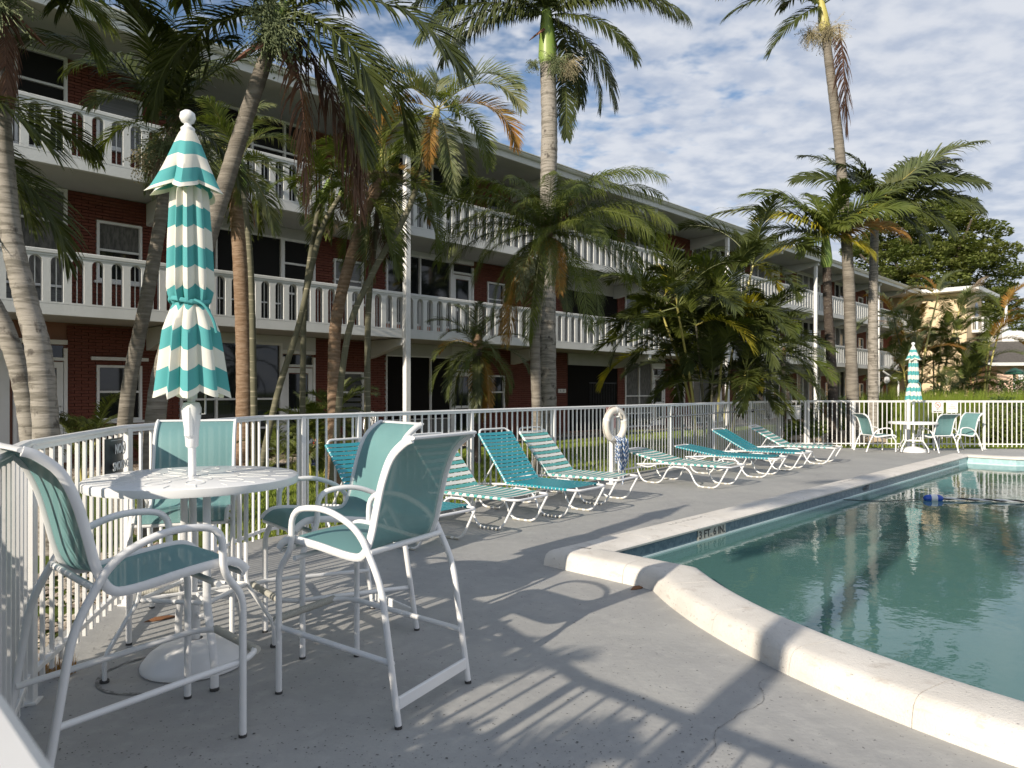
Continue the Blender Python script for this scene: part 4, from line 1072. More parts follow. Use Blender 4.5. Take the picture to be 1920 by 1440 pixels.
# depth markers on the left pool wall (faces the camera side)
def wall_sign(dist, txt, w, h, size, label, board=True):
    p = A0+UD*dist+ND*.362
    s = thing('depth_marker', label, 'depth marker', (p.x, p.y, .024), math.atan2(UD.y, UD.x))
    if board:
        b = MB(); b.box((0, -.004, 0), (w, .006, h), bev=.002); b.build('plate', 'vwrap', s)
    text_obj('lettering', txt, size, 'ink', s, (0, -.0085, 0), (R(90), 0, 0), .0012, sx=1.15); return s
def dist_on_wall(px):
    r = (px-960)/F_PX; a = A0+ND*.36; return (r*a.y-a.x)/(UD.x-r*UD.y)
wall_sign(dist_on_wall(1334), '3 FT. 6 IN.', .56, .11, .105, 'pale depth plate reading 3 FT. 6 IN. on the near pool wall')
wall_sign(dist_on_wall(1623), '4 FT', .26, .10, .11, 'depth lettering reading 4 FT on the farther pool wall', board=False)
def cop_text(px, txt, size):
    r = (px-960)/F_PX; a = A0+ND*.19; t = (r*a.y-a.x)/(UD.x-r*UD.y); p = A0+UD*t+ND*.19-A0
    text_obj('faded_lettering', txt, size, 'faint', pool_coping, (p.x, p.y, .1375), (0, 0, math.atan2(UD.y, UD.x)), .0005, sx=1.3)
cop_text(1292, 'NO DIVING', .10); cop_text(1590, 'NO DIVING', .10)
# float with its rope
fp = gd(1750, 937, -.03)
fl_ = thing('lane_float', 'blue and white float bobbing on the pool', 'float', (fp.x, fp.y, -.01), R(-8)); fl_.scale = (.65, .65, .65)
m = MB(); m.tube([(-.19, 0, 0), (-.165, 0, 0), (-.12, 0, 0), (-.06, 0, 0)], [.03, .055, .075, .082], 14); m.build('end_section', 'fblue', fl_, smooth=True)
m = MB(); m.tube([(-.06, 0, 0), (.06, 0, 0)], .082, 14); m.build('middle_section', 'white', fl_, smooth=True)
m = MB(); m.tube([(.06, 0, 0), (.12, 0, 0), (.165, 0, 0), (.19, 0, 0)], [.082, .075, .055, .03], 14); m.build('end_section', 'fblue', fl_, smooth=True)
rt = thing('float_rope', 'black and white twisted rope trailing from the float across the water', 'rope', (fp.x+.12, fp.y, -.02))
for c_, mt in ((0, 'white'), (1, 'black')):
    L = []
    for i in range(260):
        x = i*.022; y = -.02-.12*math.sin(x*.9)*min(1, x)-.12*x; z = .008-.012*min(1, x/1.5)
        a = i*.8*.55+c_*math.pi; L.append((x, y+math.cos(a)*.009, z+math.sin(a)*.009))
    m = MB(); m.tube(L, .011, 5); m.build('strand', mt, rt, smooth=True)
r2 = thing('float_line', 'thin black line lying on the water left of the float', 'rope', (fp.x-.19, fp.y, -.03))
m = MB(); m.tube(smooth_path([(0, 0, .01), (-.6, -.1, -.002), (-1.5, .25, -.004), (-2.6, .4, -.002), (-3.2, .9, .0)], 8), .004, 5); m.build('line', 'black', r2)

# small things
hb = thing('hook_rack', 'white rescue tube rack on the fence near the corner', 'rack', tuple(V((7.0, 18.02, 0))), fr_a)
m = MB(); m.box((.12, -.05, 1.08), (.36, .05, .045), bev=.01); m.build('bar', 'white', hb)
m = MB(); m.box((.13, -.03, .90), (.30, .02, .30), bev=.004); m.build('panel', 'white', hb)
def lantern(px, d, zc, label):
    p = at(px, d); t = thing('lamp_post', label, 'lamp post', tuple(p))
    m = MB(); m.tube([(0, 0, 0), (0, 0, zc-.28)], .035, 8); m.lathe([(0, 0), (.12, 0), (.08, .08), (.035, .15)], n=10); m.build('pole', 'black', t, smooth=True)
    m = MB(); m.lathe([(0, -.17), (.06, -.17), (.12, -.12), (.15, 0), (.12, .12), (.05, .18), (0, .2)], (0, 0, zc), 14); m.build('globe', 'bottle', t, smooth=True)
    m = MB()
    for a in (0, math.pi/2): m.tube([(math.cos(a+q)*.158, math.sin(a+q)*.158 if False else 0, 0) for q in (0,)]*2, .001, 3)
    for k in range(3):
        a = k*math.pi/3; m.tube([(math.cos(a)*.155*math.sin(q), math.sin(a)*.155*math.sin(q), zc+.17*math.cos(q)) for q in [2*math.pi*i/20 for i in range(20)]], .008, 4, closed=True)
    m.lathe([(0, .26), (.04, .24), (.09, .18), (0, .18)], (0, 0, zc), 10); m.lathe([(0, -.3), (.05, -.29), (.07, -.2), (.03, -.17), (0, -.17)], (0, 0, zc), 10)
    m.build('cage', 'black', t)
lantern(1457, 23, zat(712, 23), 'black globe lamp post standing before the brick wall left of the fence corner')
lantern(1663, 34, zat(713, 34), 'black globe lamp post beside the white downspout, farther along')
lp = thing('lamp_post', 'green capped white lamp post near the pink bungalow', 'lamp post', tuple(at(1902, 38)))
m = MB(); m.tube([(0, 0, 0), (0, 0, 2.4)], .07, 8); m.build('pole', 'white', lp); m = MB(); m.lathe([(.5, 2.35), (.42, 2.5), (.1, 2.7), (0, 2.72)], n=16); m.lathe([(0, 2.36), (.5, 2.35)], n=16); m.build('cap', 'greenp', lp)
# gnome in the bed
gn = thing('garden_gnome', 'small garden gnome in a red hat standing in the bed', 'gnome', tuple(at(594, 14.0)))
m = MB(); m.lathe([(0, .0), (.11, .0), (.12, .08), (.10, .22), (.06, .33), (0, .34)], n=12); m.build('body', 'bluec', gn, smooth=True)
m = MB(); m.lathe([(0, .32), (.055, .34), (.065, .40), (.05, .45), (0, .46)], n=12); m.build('head', 'skin', gn, smooth=True)
m = MB(); m.lathe([(.075, .42), (.06, .48), (.03, .58), (0, .66)], n=12); m.build('hat', 'red', gn, smooth=True)
m = MB(); m.lathe([(0, .24), (.05, .26), (.07, .34), (.05, .40), (0, .41)], (0, -.03, 0), 10); m.build('beard', 'signwht', gn, smooth=True)
m = MB(); m.box((.11, -.03, .26), (.16, .05, .05), rot=Matrix.Rotation(R(40), 3, 'Y'), bev=.015); m.box((-.11, -.03, .26), (.16, .05, .05), rot=Matrix.Rotation(R(-40), 3, 'Y'), bev=.015); m.build('sleeve', 'red', gn)
# wire chairs by the brick wall
def wire_chair(px, d, rz, label):
    t = thing('wire_chair', label, 'chair', tuple(at(px, d)), rz, None)
    m = MB()
    for x in (-.2, .2):
        for y in (-.2, .2): m.tube([(x, y, 0), (x*.85, y*.85, .43)], .009, 5)
    m.build('leg', 'black', t)
    m = MB(); m.lathe([(0, .44), (.22, .44), (.23, .455), (.22, .47), (0, .47)], n=16); m.build('seat', 'black', t)
    m = MB(); m.tube([(math.cos(a)*.2, .2+.06*math.sin(a), .70+math.sin(a)*.27) for a in [2*math.pi*i/20 for i in range(20)]], .009, 5, closed=True)
    for q in range(-3, 4):
        x = q*.055; h_ = .27*math.sqrt(1-(x/.2)**2); m.tube([(x, .2-.04, .70-h_), (x, .2+.05, .70+h_)], .004, 4)
        z = q*.07; w_ = .2*math.sqrt(max(0, 1-(z/.27)**2)); m.tube([(-w_, .2+z*.2, .70+z), (w_, .2+z*.2, .70+z)], .004, 4)
    m.build('backrest', 'signwht' if False else 'metal', t)
wire_chair(683, 17.6, R(15), 'wire garden chair with a round back left of the white porch post')
wire_chair(689, 16.9, R(-10), 'wire garden chair in front of the other one by the brick wall')
# dry leaves and a twig on the deck
for i, (px, py, s_, lb) in enumerate(((302, 1162, .10, 'long dry brown leaf lying under the tall table'), (1195, 1104, .07, 'little dark twig on the deck at the coping corner'))):
    p = gd(px, py); t = MB(); 
    t.add([(-s_, 0, .004), (-s_*.3, .018, .018), (s_*.5, .022, .014), (s_, 0, .006), (s_*.4, -.02, .005), (-s_*.4, -.018, .004)], [(0, 1, 5), (1, 2, 4, 5), (2, 3, 4)])
    t.add([(-s_, 0, .0), (-s_*.3, .018, .014), (s_*.5, .022, .010), (s_, 0, .002), (s_*.4, -.02, .001), (-s_*.4, -.018, .0)], [(5, 1, 0), (5, 4, 2, 1), (4, 3, 2)])
    o = t.build('dry_leaf', 'dleaf'); o.location = (p.x, p.y, .001); o.rotation_euler = (0, 0, R(35)); tag(o, lb, 'leaf')
# ------------------------------------------------------------------ palms
def frond_mb(L, e0, bend, nl, ll, lw, th0=70, th1=25, vang=.25, ld=.5, pet=.12, seed=0, rr_=.012, curl=0., gap=0., lseg=3, twist=0.):
    """leafy frond starting along +x at elevation e0 (radians), bending down by bend"""
    g = random.Random(seed); m = MB(); n = 12; pts = []; tan = []; p = V((0, 0, 0)); ds = L/n
    for i in range(n+1):
        t = i/n; e = max(-1.52, e0-bend*t**1.35); d = V((math.cos(e), math.sin(curl*t*t)*math.cos(e), math.sin(e))).normalized()
        pts.append(p.copy()); tan.append(d); p = p+d*ds
    m.tube(pts, [rr_*(1-.85*i/n) for i in range(n+1)], 4, mi=1, caps=False)
    for k in range(nl):
        t = pet+(1-pet)*(k+.5)/nl; f = t*n; i = min(int(f), n-1); fr = f-i
        c = pts[i].lerp(pts[i+1], fr); tg = tan[i].lerp(tan[min(i+1, n)], fr).normalized()
        side = tg.cross(V((0, 0, 1)))
        if side.length < .15: side = V((0, -1, 0))
        side.normalize(); nn = side.cross(tg).normalized()
        ct, st_ = math.cos(twist*t), math.sin(twist*t); side, nn = side*ct+nn*st_, nn*ct-side*st_
        u = (t-pet)/(1-pet); l0 = ll*(math.sin(math.pi*(.10+.84*u))**.55)
        th = R(th0+(th1-th0)*u)
        for sg in (-1, 1):
            if gap and g.random() < gap: continue
            l = l0*g.uniform(.82, 1.12); a = th+g.uniform(-.12, .12); va = vang+g.uniform(-.22, .22)
            d = tg*math.cos(a)+(side*sg*math.cos(va)+nn*math.sin(va))*math.sin(a); d.normalize()
            w = d.cross(nn+V((g.uniform(-.35, .35), g.uniform(-.35, .35), 0))).normalized()*lw*.5
            q = c.copy(); b = len(m.v); lds = ld*g.uniform(.7, 1.35)
            ws = ([.45, 1.0, .75] if lseg == 3 else [.5, 1.0, .9, .6])
            for s in range(lseg):
                m.v.append(tuple(q-w*ws[s])); m.v.append(tuple(q+w*ws[s]))
                q = q+d*(l/lseg); d = (d+V((0, 0, -1))*lds*(s+1)/lseg).normalized()
            m.v.append(tuple(q))
            for s in range(lseg-1): m.f.append((b+2*s, b+2*s+1, b+2*s+3, b+2*s+2)); m.m.append(0)
            m.f.append((b+2*lseg-2, b+2*lseg-1, b+2*lseg)); m.m.append(0)
    return m
SPEC = dict(   # L, bend, leaflets, leaflet length, width, th0, th1, v, droop, petiole, rachis radius, curl, segments, twist
 areca=(1.9, 1.3, 62, .50, .030, 62, 22, .40, .42, .18, .012, .3, 3, .35),
 arch=(2.3, 2.0, 84, .56, .026, 66, 26, .65, .32, .14, .014, .5, 3, .9),
 royal=(3.1, 1.15, 105, .74, .046, 74, 30, .15, 1.0, .06, .022, .15, 4, .2),
 adon=(2.2, 1.35, 62, .66, .036, 66, 20, .38, .62, .06, .018, .2, 4, .35),
 fox=(2.6, 1.05, 58, .72, .056, 64, 18, .30, .62, .07, .020, .2, 4, .35),
 queen=(3.1, 1.6, 120, .66, .018, 76, 35, .15, 1.15, .08, .018, .35, 4, .4),
 pygmy=(1.25, 1.5, 64, .26, .013, 60, 25, .35, .35, .10, .008, .3, 3, .2),
)
CACHE = {}
def frond_mesh(sp, e, m_, var=0, mul=1.0):
    key = (sp, e, m_, var, mul)
    if key not in CACHE:
        L, bend, nl, ll, lw, t0, t1, v, ld, pet, rr_, cu, ls, tw = SPEC[sp]
        sgn = 1 if var % 2 else -1
        dead = m_ in ('dead', 'deadg')
        mb = frond_mb(L*mul, R(e), bend*(1.0 if not dead else .5), nl, ll*(mul if mul < 1 else 1), lw*(1 if not dead else .75), t0 if not dead else 58, t1, v if not dead else -.1, ld*(1.6 if dead else 1), pet, seed=hash((sp, e, var)) % 1000 if False else (sum(map(ord, sp))*7+int(e)*13+var*31) % 9973, rr_=rr_, curl=cu*sgn*(.6+.5*(var % 3)), gap=.12 if dead else .02, lseg=ls, twist=tw*sgn)
        CACHE[key] = mb.mesh('frond', [m_, 'rachisy' if m_ in ('leafy', 'leafp', 'leafo') else ('dead' if dead else 'rachis')], False)
    return CACHE[key]
ROLL = {'fox': 38, 'royal': 30, 'adon': 24, 'queen': 18, 'arch': 20}
def frond(parent, p, az, e, sp, m_, var=0, sc=1.0, mul=1.0, label=None):
    e = int(round(e/10.0))*10
    o = link('frond', frond_mesh(sp, e, m_, var % 3, mul), parent, p); o.rotation_euler = (R(ROLL.get(sp, 0))*math.cos(R(az))*(0 if e <= -70 else 1), 0, R(az)); o.scale = (sc, sc, sc)
    if label: o['label'] = label
    return o
def fruit_bunch(parent, p, r, m_, seed, n=150, droop=.8, name='flower_stalk'):
    g = random.Random(seed); m = MB()
    for i in range(n):
        a = g.uniform(0, 2*math.pi); e = g.uniform(-1.2, .7); l = r*g.uniform(.5, 1.1)
        d = V((math.cos(a)*math.cos(e), math.sin(a)*math.cos(e), math.sin(e))); q = V((0, 0, 0)); pts = [q.copy()]
        for s in range(4):
            q = q+d*l/4; d = (d+V((0, 0, -1))*droop*.25+V((g.uniform(-.3, .3), g.uniform(-.3, .3), g.uniform(-.2, .2)))).normalized(); pts.append(q.copy())
        m.tube(pts, .0035, 3, caps=False)
        for s in range(7):
            c = pts[1+g.randrange(4)]+V((g.uniform(-.03, .03), g.uniform(-.03, .03), g.uniform(-.05, .02))); w = .010
            m.add([c+V((w, 0, 0)), c+V((-w*.5, w*.87, 0)), c+V((-w*.5, -w*.87, 0)), c+V((0, 0, w*1.3)), c-V((0, 0, w*1.3))], [(0, 1, 3), (1, 2, 3), (2, 0, 3), (1, 0, 4), (2, 1, 4), (0, 2, 4)])
    o = m.build(name, m_, parent); o.location = p; return o
def trunk_mb(path, r0, r1, ring=.05, swell=0., sides=14, seed=0, rough=.02):
    g = random.Random(seed); pts = smooth_path(path, 14); n = len(pts); L = sum((pts[i+1]-pts[i]).length for i in range(n-1))
    out = MB(); rs = []
    for i in range(n):
        t = i/(n-1); r = r0+(r1-r0)*t+swell*math.exp(-(t/.05)**2); rs.append(r*(1+rough*(1 if i % 2 else -1)+g.uniform(-rough, rough)))
    out.tube(pts, rs, sides); return out
def palm(label, path, r0, r1, sp, m_='leaf', n=14, sc=1.0, seed=0, group='palms between the pool fence and the building', bark='bark', shaft=None, elevs=(80, 60, 40, 20, 0, -20, -40), fronds=None, deadn=0, fruit=None, name='palm_tree', mix=(), swell=.03, mul=1.0, az0=0., spathe=False):
    g = random.Random(seed); path = [V(p) for p in path]; b = path[0]
    root = thing(name, label, 'palm tree', tuple(b), 0, group); P = [p-b for p in path]
    trunk_mb(P, r0, r1, seed=seed, swell=swell*r0/.2).build('trunk', bark, root, smooth=True)
    top = P[-1]; up = (P[-1]-P[-2]).normalized(); c = top
    if shaft:
        ln, m2, rs = shaft; m = MB(); m.tube([top-up*.03, top+up*ln*.12, top+up*ln*.5, top+up*ln*.85, top+up*ln], [r1*1.0, rs*1.25, rs*1.05, rs*.7, rs*.35], 12); m.build('crownshaft', m2, root, smooth=True); c = top+up*ln*.8
    else:
        m = MB(); m.tube([top-up*.05, top+up*.12, top+up*.28], [r1*1.15, r1*1.3, r1*.5], 10); m.build('crown_core', 'barkb' if m_ != 'leafp' else 'shafty', root, smooth=True)
    if fronds is None:
        for i in range(n):
            t = i/max(1, n-1); e = elevs[0]+(elevs[-1]-elevs[0])*t+g.uniform(-7, 7); az = az0+i*137.5+g.uniform(-14, 14)
            mm = m_
            if mix and g.random() < .30: mm = mix[g.randrange(len(mix))]
            frond(root, c-up*(.12*t), az, e, sp, mm, g.randrange(3), sc*g.uniform(.86, 1.1), mul)
    else:
        for (az, e, mm, s_, lb) in fronds: frond(root, c, az, e, sp, mm or m_, g.randrange(3), sc*s_, mul, lb)
    for i in range(deadn):
        frond(root, c-up*.2, g.uniform(0, 360), -80 if i % 2 else -60, sp, 'dead', g.randrange(3), sc*g.uniform(.6, .85), mul)
    if fruit:
        for (dx, dy, dz, r, mm, nn) in fruit: fruit_bunch(root, c+V((dx, dy, dz)), r, mm, seed+int(r*100), nn)
    if spathe:
        for k in range(3):
            a = g.uniform(0, 6.28); d = V((math.cos(a), math.sin(a), -.9)).normalized(); m = MB(); m.tube([c-up*.25, c-up*.25+d*.18, c-up*.25+d*.40, c-up*.25+d*.55], [.02, .06, .05, .01], 6, flat=(1, .4)); m.build('spathe', 'spathe', root, smooth=True)
    return root
def col(pairs, d, x=None, z0=-.05):
    """trunk path at constant distance d through picture points (px, py); starts on the ground"""
    out = []
    for i, (px, py) in enumerate(pairs):
        dd = d if not isinstance(d, (list, tuple)) else d[i]
        z = zat(py, dd) if py is not None else z0
        out.append(at(px, dd, z))
    return out
# left edge pair
palm('thick pale ringed palm at the far left edge, behind the nearest fence corner', col([(100, None), (78, 700), (48, 560), (20, 430), (0, 200), (-16, -60)], 6.6), .118, .070, 'adon', 'leaf', 13, .9, 11, bark='barkw', elevs=(75, -10), fronds=[(0, 10, None, .72, None), (20, -10, None, .6, None), (340, 0, None, .62, None), (50, 30, None, .9, None), (90, 40, None, .9, None), (180, 40, None, 1, None), (220, 20, None, .9, None), (270, 40, None, .9, None), (310, 40, None, .8, None), (140, 30, None, 1, None), (0, 50, None, .8, None), (345, -70, 'dead', .62, 'dead brown frond hanging beside the trunk'), (10, -80, 'deadg', .7, None)], fruit=[(.1, -.1, -.35, .4, 'fruit', 90)], deadn=0, spathe=True)
palm('pale ringed palm leaning out of the frame at the left, beside the thicker one', col([(78, None), (50, 760), (10, 620), (-60, 480), (-170, 200)], 6.9), .10, .07, 'adon', 'leafd', 11, .9, 12, bark='barkw', elevs=(70, -30))
# behind and beside the umbrella
palm('grey leaning palm rising just left of the big umbrella', col([(222, None), (240, 740), (275, 560), (308, 370), (326, 225)], 8.5), .088, .066, 'adon', 'leafd', 15, .84, 21, elevs=(80, -40), mix=('leaf',), deadn=0, fruit=[(.0, -.2, -.35, .42, 'fruit', 120), (.3, -.1, -.35, .34, 'fruit', 90), (-.25, -.1, -.45, .35, 'fruitb', 60)], spathe=True, fronds=[
  (200, 50, None, 1, None), (150, 60, None, 1, None), (90, 70, None, 1, None), (20, 60, None, 1, None), (330, 50, None, .9, None), (270, 60, None, .9, None), (240, 20, 'leafp', .6, None), (190, 0, 'leaf', .62, None), (170, -30, 'leaf', .55, None), (215, -50, 'leafp', .5, None), (300, 0, None, .6, None), (350, -20, None, .62, None), (10, -40, 'leaf', .55, None), (330, -60, 'deadg', .5, None), (260, -60, 'deadg', .5, None)])
palm('thick grey palm leaning right behind the big umbrella, with green fruit at its crown', col([(275, None), (300, 720), (352, 560), (405, 400), (455, 240), (503, 95)], 7.5), .105, .075, 'adon', 'leafd', 15, 1.0, 22, elevs=(80, -30), fruit=[(.02, -.25, -.3, .42, 'fruit', 190), (-.1, -.2, -.1, .3, 'fruit', 90)], shaft=(.55, 'shaft', .10), spathe=True, fronds=[
  (180, 40, None, 1, None), (205, 20, None, 1, None), (160, 10, None, .95, None), (195, -10, None, .85, None), (230, 30, None, .8, None), (140, 50, None, 1, None), (90, 60, None, 1, None), (40, 50, None, 1, None), (0, 40, None, 1, None), (350, 10, None, 1, None), (15, -10, None, .9, None), (325, -20, None, .8, None),
  (340, -40, None, .8, None), (300, 40, None, .7, None), (355, -60, 'dead', 1.0, 'long dead brown frond hanging down'), (340, -70, 'dead', .95, 'long dead brown frond hanging down'), (10, -50, 'dead', .9, 'long dead brown frond hanging down')])
palm('straight brown trunked palm right of the big umbrella', col([(456, None), (458, 700), (452, 520), (440, 335), (432, 290)], 13.8), .165, .12, 'adon', 'leafp', 16, .72, 23, bark='barkb', elevs=(75, -60), mix=('leaf', 'leafp'), deadn=2)
palm('thin green ringed palm touching the straight brown trunk on its right', col([(478, None), (475, 700), (470, 500), (456, 350)], 12.2), .060, .045, 'areca', 'leaf', 9, .55, 24, bark='barks', shaft=(.55, 'shaft', .06), elevs=(70, -20), mix=('leafp',), name='palm_tree')
palm('slender leaning cane palm rising to the right from the bed beside the glass doors', col([(482, None), (520, 740), (560, 610), (600, 440), (640, 365)], 11.2), .054, .038, 'areca', 'leaf', 10, .58, 25, bark='barks', elevs=(70, -50), shaft=(.4, 'shaft', .055), mix=('leafp', 'deadg'))
palm('slender near vertical cane palm between two leaning ones', col([(566, None), (568, 690), (572, 560), (592, 420), (604, 380)], 11.6), .050, .038, 'areca', 'leaf', 10, .55, 26, bark='barks', elevs=(70, -50), shaft=(.4, 'shaft', .055), mix=('leafp',))
palm('dark curved trunk palm left of the white porch post', col([(628, None), (626, 690), (634, 580), (668, 450), (700, 365)], 11.3), .105, .080, 'arch', 'leaf', 16, .60, 27, bark='barkb', elevs=(80, -65), mix=('leafp', 'leafp', 'deadg'), deadn=3)
palm('slender cane palm crossing in front of the white porch post, with arching pale fronds', col([(622, None), (650, 640), (700, 510), (762, 400), (800, 290), (812, 240)], 11.0), .052, .042, 'arch', 'leafp', 14, .72, 28, bark='barks', shaft=(.35, 'shafty', .06), fronds=[
  (95, 70, 'leafp', 1.0, None), (175, 55, 'leafp', 1.05, None), (150, 70, 'leafp', .95, None), (10, 60, 'leafp', .95, None), (350, 40, 'leafp', 1.0, None), (0, 20, 'leafo', .95, 'arching frond with orange tip'), (185, 20, 'leafo', .95, 'arching frond with orange tip'), (200, 40, 'leafp', 1.0, None), (240, 30, 'leafp', .7, None), (300, 20, 'leaf', .7, None),
  (255, -50, 'leafo', .6, 'short drooping orange frond'), (170, 0, 'leaf', .9, None), (330, -10, 'leaf', .85, None), (60, 30, 'leaf', .9, None), (205, -30, 'leaf', .85, None), (345, -40, 'leaf', .8, None), (230, -60, 'leafp', .8, None), (300, -60, 'leafp', .8, None)])
palm('pale feathered palm crowded behind the curved trunk, level with the top balcony', col([(690, None), (690, 600), (705, 430), (718, 300)], 12.0), .055, .045, 'arch', 'leafp', 14, .62, 29, bark='barks', elevs=(75, -60), mix=('leaf', 'leafo'), deadn=1)
# royal palm
palm('tall royal palm with smooth pale trunk and bright green crownshaft', col([(1027, None), (1027, 760), (1026, 560), (1028, 360), (1030, 240), (1027, 118)], 16), .205, .175, 'royal', 'leafd', 0, 1.0, 31, bark='barkw', shaft=(1.35, 'shaft', .17), swell=0., fruit=[(.18, -.25, -1.15, .42, 'fruit', 170), (.45, -.2, -1.2, .42, 'fruitb', 150), (-.3, -.2, -1.15, .25, 'fruit', 60)], spathe=True, fronds=[
  (180, 30, None, 1, None), (195, 10, None, 1, None), (165, 10, None, .95, None), (205, 0, None, .9, None), (150, 40, None, 1, None), (10, 30, None, 1, None), (350, 20, None, 1.05, None), (0, 40, None, 1, None), (330, -10, None, .8, None), (345, -30, None, .85, None), (20, -20, None, .85, None),
  (90, 60, None, 1, None), (270, 50, None, .8, None), (60, 0, None, .9, None), (290, 60, None, .8, None), (230, 40, None, .8, None)])
rp_ = bpy.data.objects['palm_tree.%03d' % 11] if 'palm_tree.011' in bpy.data.objects else None
# frond hanging straight down behind the royal trunk
_r = [o for o in bpy.data.objects if o.get('label', '').startswith('tall royal palm')][0]
frond(_r, V((.42, .25, zat(95, 16)+.05)), 275, -80, 'royal', 'leafd', 1, .62)
# queen palm
palm('weeping queen palm before the royal palm, drooping over both balconies', col([(1007, None), (1006, 760), (1003, 620), (1012, 520), (1024, 440)], 12.6), .085, .10, 'queen', 'leaf', 0, .80, 32, swell=.01, fronds=[
  (60, 80, None, .75, None), (130, 70, None, .8, None), (10, 70, None, .85, None), (350, 50, None, .95, None), (5, 40, None, 1.0, None), (335, 30, None, .85, None), (20, 20, None, .95, None), (180, 60, None, .9, None), (190, 40, None, 1.0, None), (170, 30, None, .95, None), (210, 30, None, .8, None), (230, 60, None, .7, None), (300, 50, None, .7, None),
  (352, 0, None, .8, None), (185, 0, None, .7, None), (265, 10, None, .5, None), (285, -30, 'leafo', .55, None), (220, -30, None, .6, None), (205, -50, 'leafo', .85, 'drooping orange tinged frond'), (320, -40, None, .8, None), (250, -60, None, .8, None), (225, -40, 'leafo', .8, None), (190, -30, None, .8, None), (350, -30, None, .85, None), (340, -60, None, .55, None), (100, 50, None, .9, None), (75, 20, None, .9, None),
  (355, 60, None, 1.0, None), (0, 30, None, 1.0, None), (10, 10, None, .9, None), (345, 20, None, .9, None), (175, 50, None, 1.0, None), (185, 20, None, .9, None), (195, 10, 'leafd', .85, None), (160, 50, None, .9, None), (280, 60, None, .7, None), (250, 40, None, .65, None), (310, 20, None, .7, None), (225, 10, None, .7, None), (270, -20, None, .55, None), (300, -50, 'leafd', .6, None), (240, -30, 'leafd', .6, None)])
palm('small shaggy date palm left of the queen palm trunk', col([(893, None), (894, 720), (895, 650)], 14.8), .10, .09, 'pygmy', 'leafd', 30, 1.05, 33, bark='barkd', elevs=(80, -70), mix=('leafo', 'leaf'), deadn=0)
# areca clump
def clump(label, px, d, hts, sp, m_, seed, sc=1.0, spread=.5, group='areca clumps against the building', mix=(), n=7, name='areca_palm', lean=.35, cr=.035, loc=None):
    g = random.Random(seed); b = at(px, d, -.05) if loc is None else V(loc); root = thing(name, label, 'areca palm', tuple(b), 0, group)
    for i, h in enumerate(hts):
        a = i*2.4+g.uniform(-.3, .3); rr_ = spread*g.uniform(.3, 1); p0 = V((math.cos(a)*rr_*.5, math.sin(a)*rr_*.5, 0))
        dd = V((math.cos(a), math.sin(a), 0)); p2 = p0+dd*lean*h*g.uniform(.5, 1.1)+V((0, 0, h))
        p1 = p0.lerp(p2, .5)-dd*.08*h*.4
        m = MB(); pts = smooth_path([p0, p1, p2], 6); m.tube(pts, [cr*(1-.3*k/(len(pts)-1)) for k in range(len(pts))], 7); m.build('cane', 'barks' if i % 2 else 'shafty', root, smooth=True)
        for k in range(n):
            t = k/max(1, n-1); e = 80-85*t+g.uniform(-8, 8); mm = m_
            if mix and g.random() < .3: mm = mix[g.randrange(len(mix))]
            frond(root, p2, g.uniform(0, 360) if k else math.degrees(a), e, sp, mm, g.randrange(3), sc*g.uniform(.8, 1.1))
    return root
clump('big dark areca clump filling the middle of the facade right of the queen palm', 1330, 18.0, (4.7, 3.9, 3.3, 2.9, 3.7, 2.4, 1.9, 3.1, 1.5, 2.6, 2.0, 4.1, 3.5, 2.8, 2.2, 1.7), 'areca', 'leafd', 41, 1.1, 1.3, mix=('leaf', 'leaf', 'leaf', 'leafy'), n=10, lean=.28)
clump('low areca on the left part of the bed below the slender palms', 600, 12.6, (1.0, .8, .6, 1.1, .5), 'areca', 'leaf', 42, .52, .5, mix=('leafp',), n=8, cr=.018, lean=.2)
clump('small dark areca against the brick wall left of the umbrella', 160, 11.8, (.7, .5, .6), 'areca', 'leafd', 43, .55, .2, n=6, cr=.02)
clump('low plant clump behind the fence under the leaning cane palms', 530, 13.2, (.3, .2, .35, .25), 'areca', 'leaf', 44, .4, .6, n=6, cr=.015)
palm('small weeping palm in front of the brick wall left of the fence corner', col([(1468, None), (1468, 740), (1470, 665)], 22.5), .06, .06, 'queen', 'leafd', 12, .48, 45, elevs=(60, -10))
# right hand palms
palm('palm with dark speckled trunk and a yellow frond, leftmost at the fence corner', col([(1565, None), (1560, 700), (1553, 590), (1550, 500)], 19.8), .14, .11, 'fox', 'leaf', 0, 1.0, 51, bark='barkd', shaft=(1.0, 'shaft', .13), fronds=[
  (180, 50, None, 1.1, None), (170, 60, None, .95, None), (190, 30, 'leafp', 1.35, None), (202, 30, 'leafy', 1.0, 'bright yellow frond drooping to the left'), (192, 0, 'leafy', .7, None), (150, 30, None, .9, None), (210, 40, None, .8, None), (250, 60, None, .8, None), (300, 60, None, .8, None), (330, 40, None, .9, None), (0, 60, None, .95, None), (15, 30, 'leafo', 1.0, 'orange brown frond reaching right'), (40, 50, None, .9, None), (90, 70, None, .9, None), (350, 0, 'leafy', .6, None), (270, 20, None, .6, None), (230, 0, None, .7, None), (120, 30, None, .8, None)], spathe=False)
palm('tallest slim palm at the right with a dead brown frond hanging from its crown', col([(1602, None), (1597, 700), (1590, 500), (1576, 300), (1560, 160), (1547, 60)], 20), .175, .11, 'fox', 'leafd', 0, 1.12, 52, bark='bark', shaft=(.95, 'shafty', .13), fruit=[(.15, -.1, -.75, .62, 'fruitb', 260), (-.35, -.1, -.85, .45, 'fruitb', 150)], fronds=[
  (180, 30, None, 1.05, None), (195, 10, None, 1.0, None), (220, -30, None, .75, None), (160, 40, None, 1, None), (10, 40, None, 1, None), (340, 50, None, 1, None), (90, 50, None, 1, None), (270, 60, None, .9, None), (120, 60, None, 1, None), (50, 60, None, 1, None)])
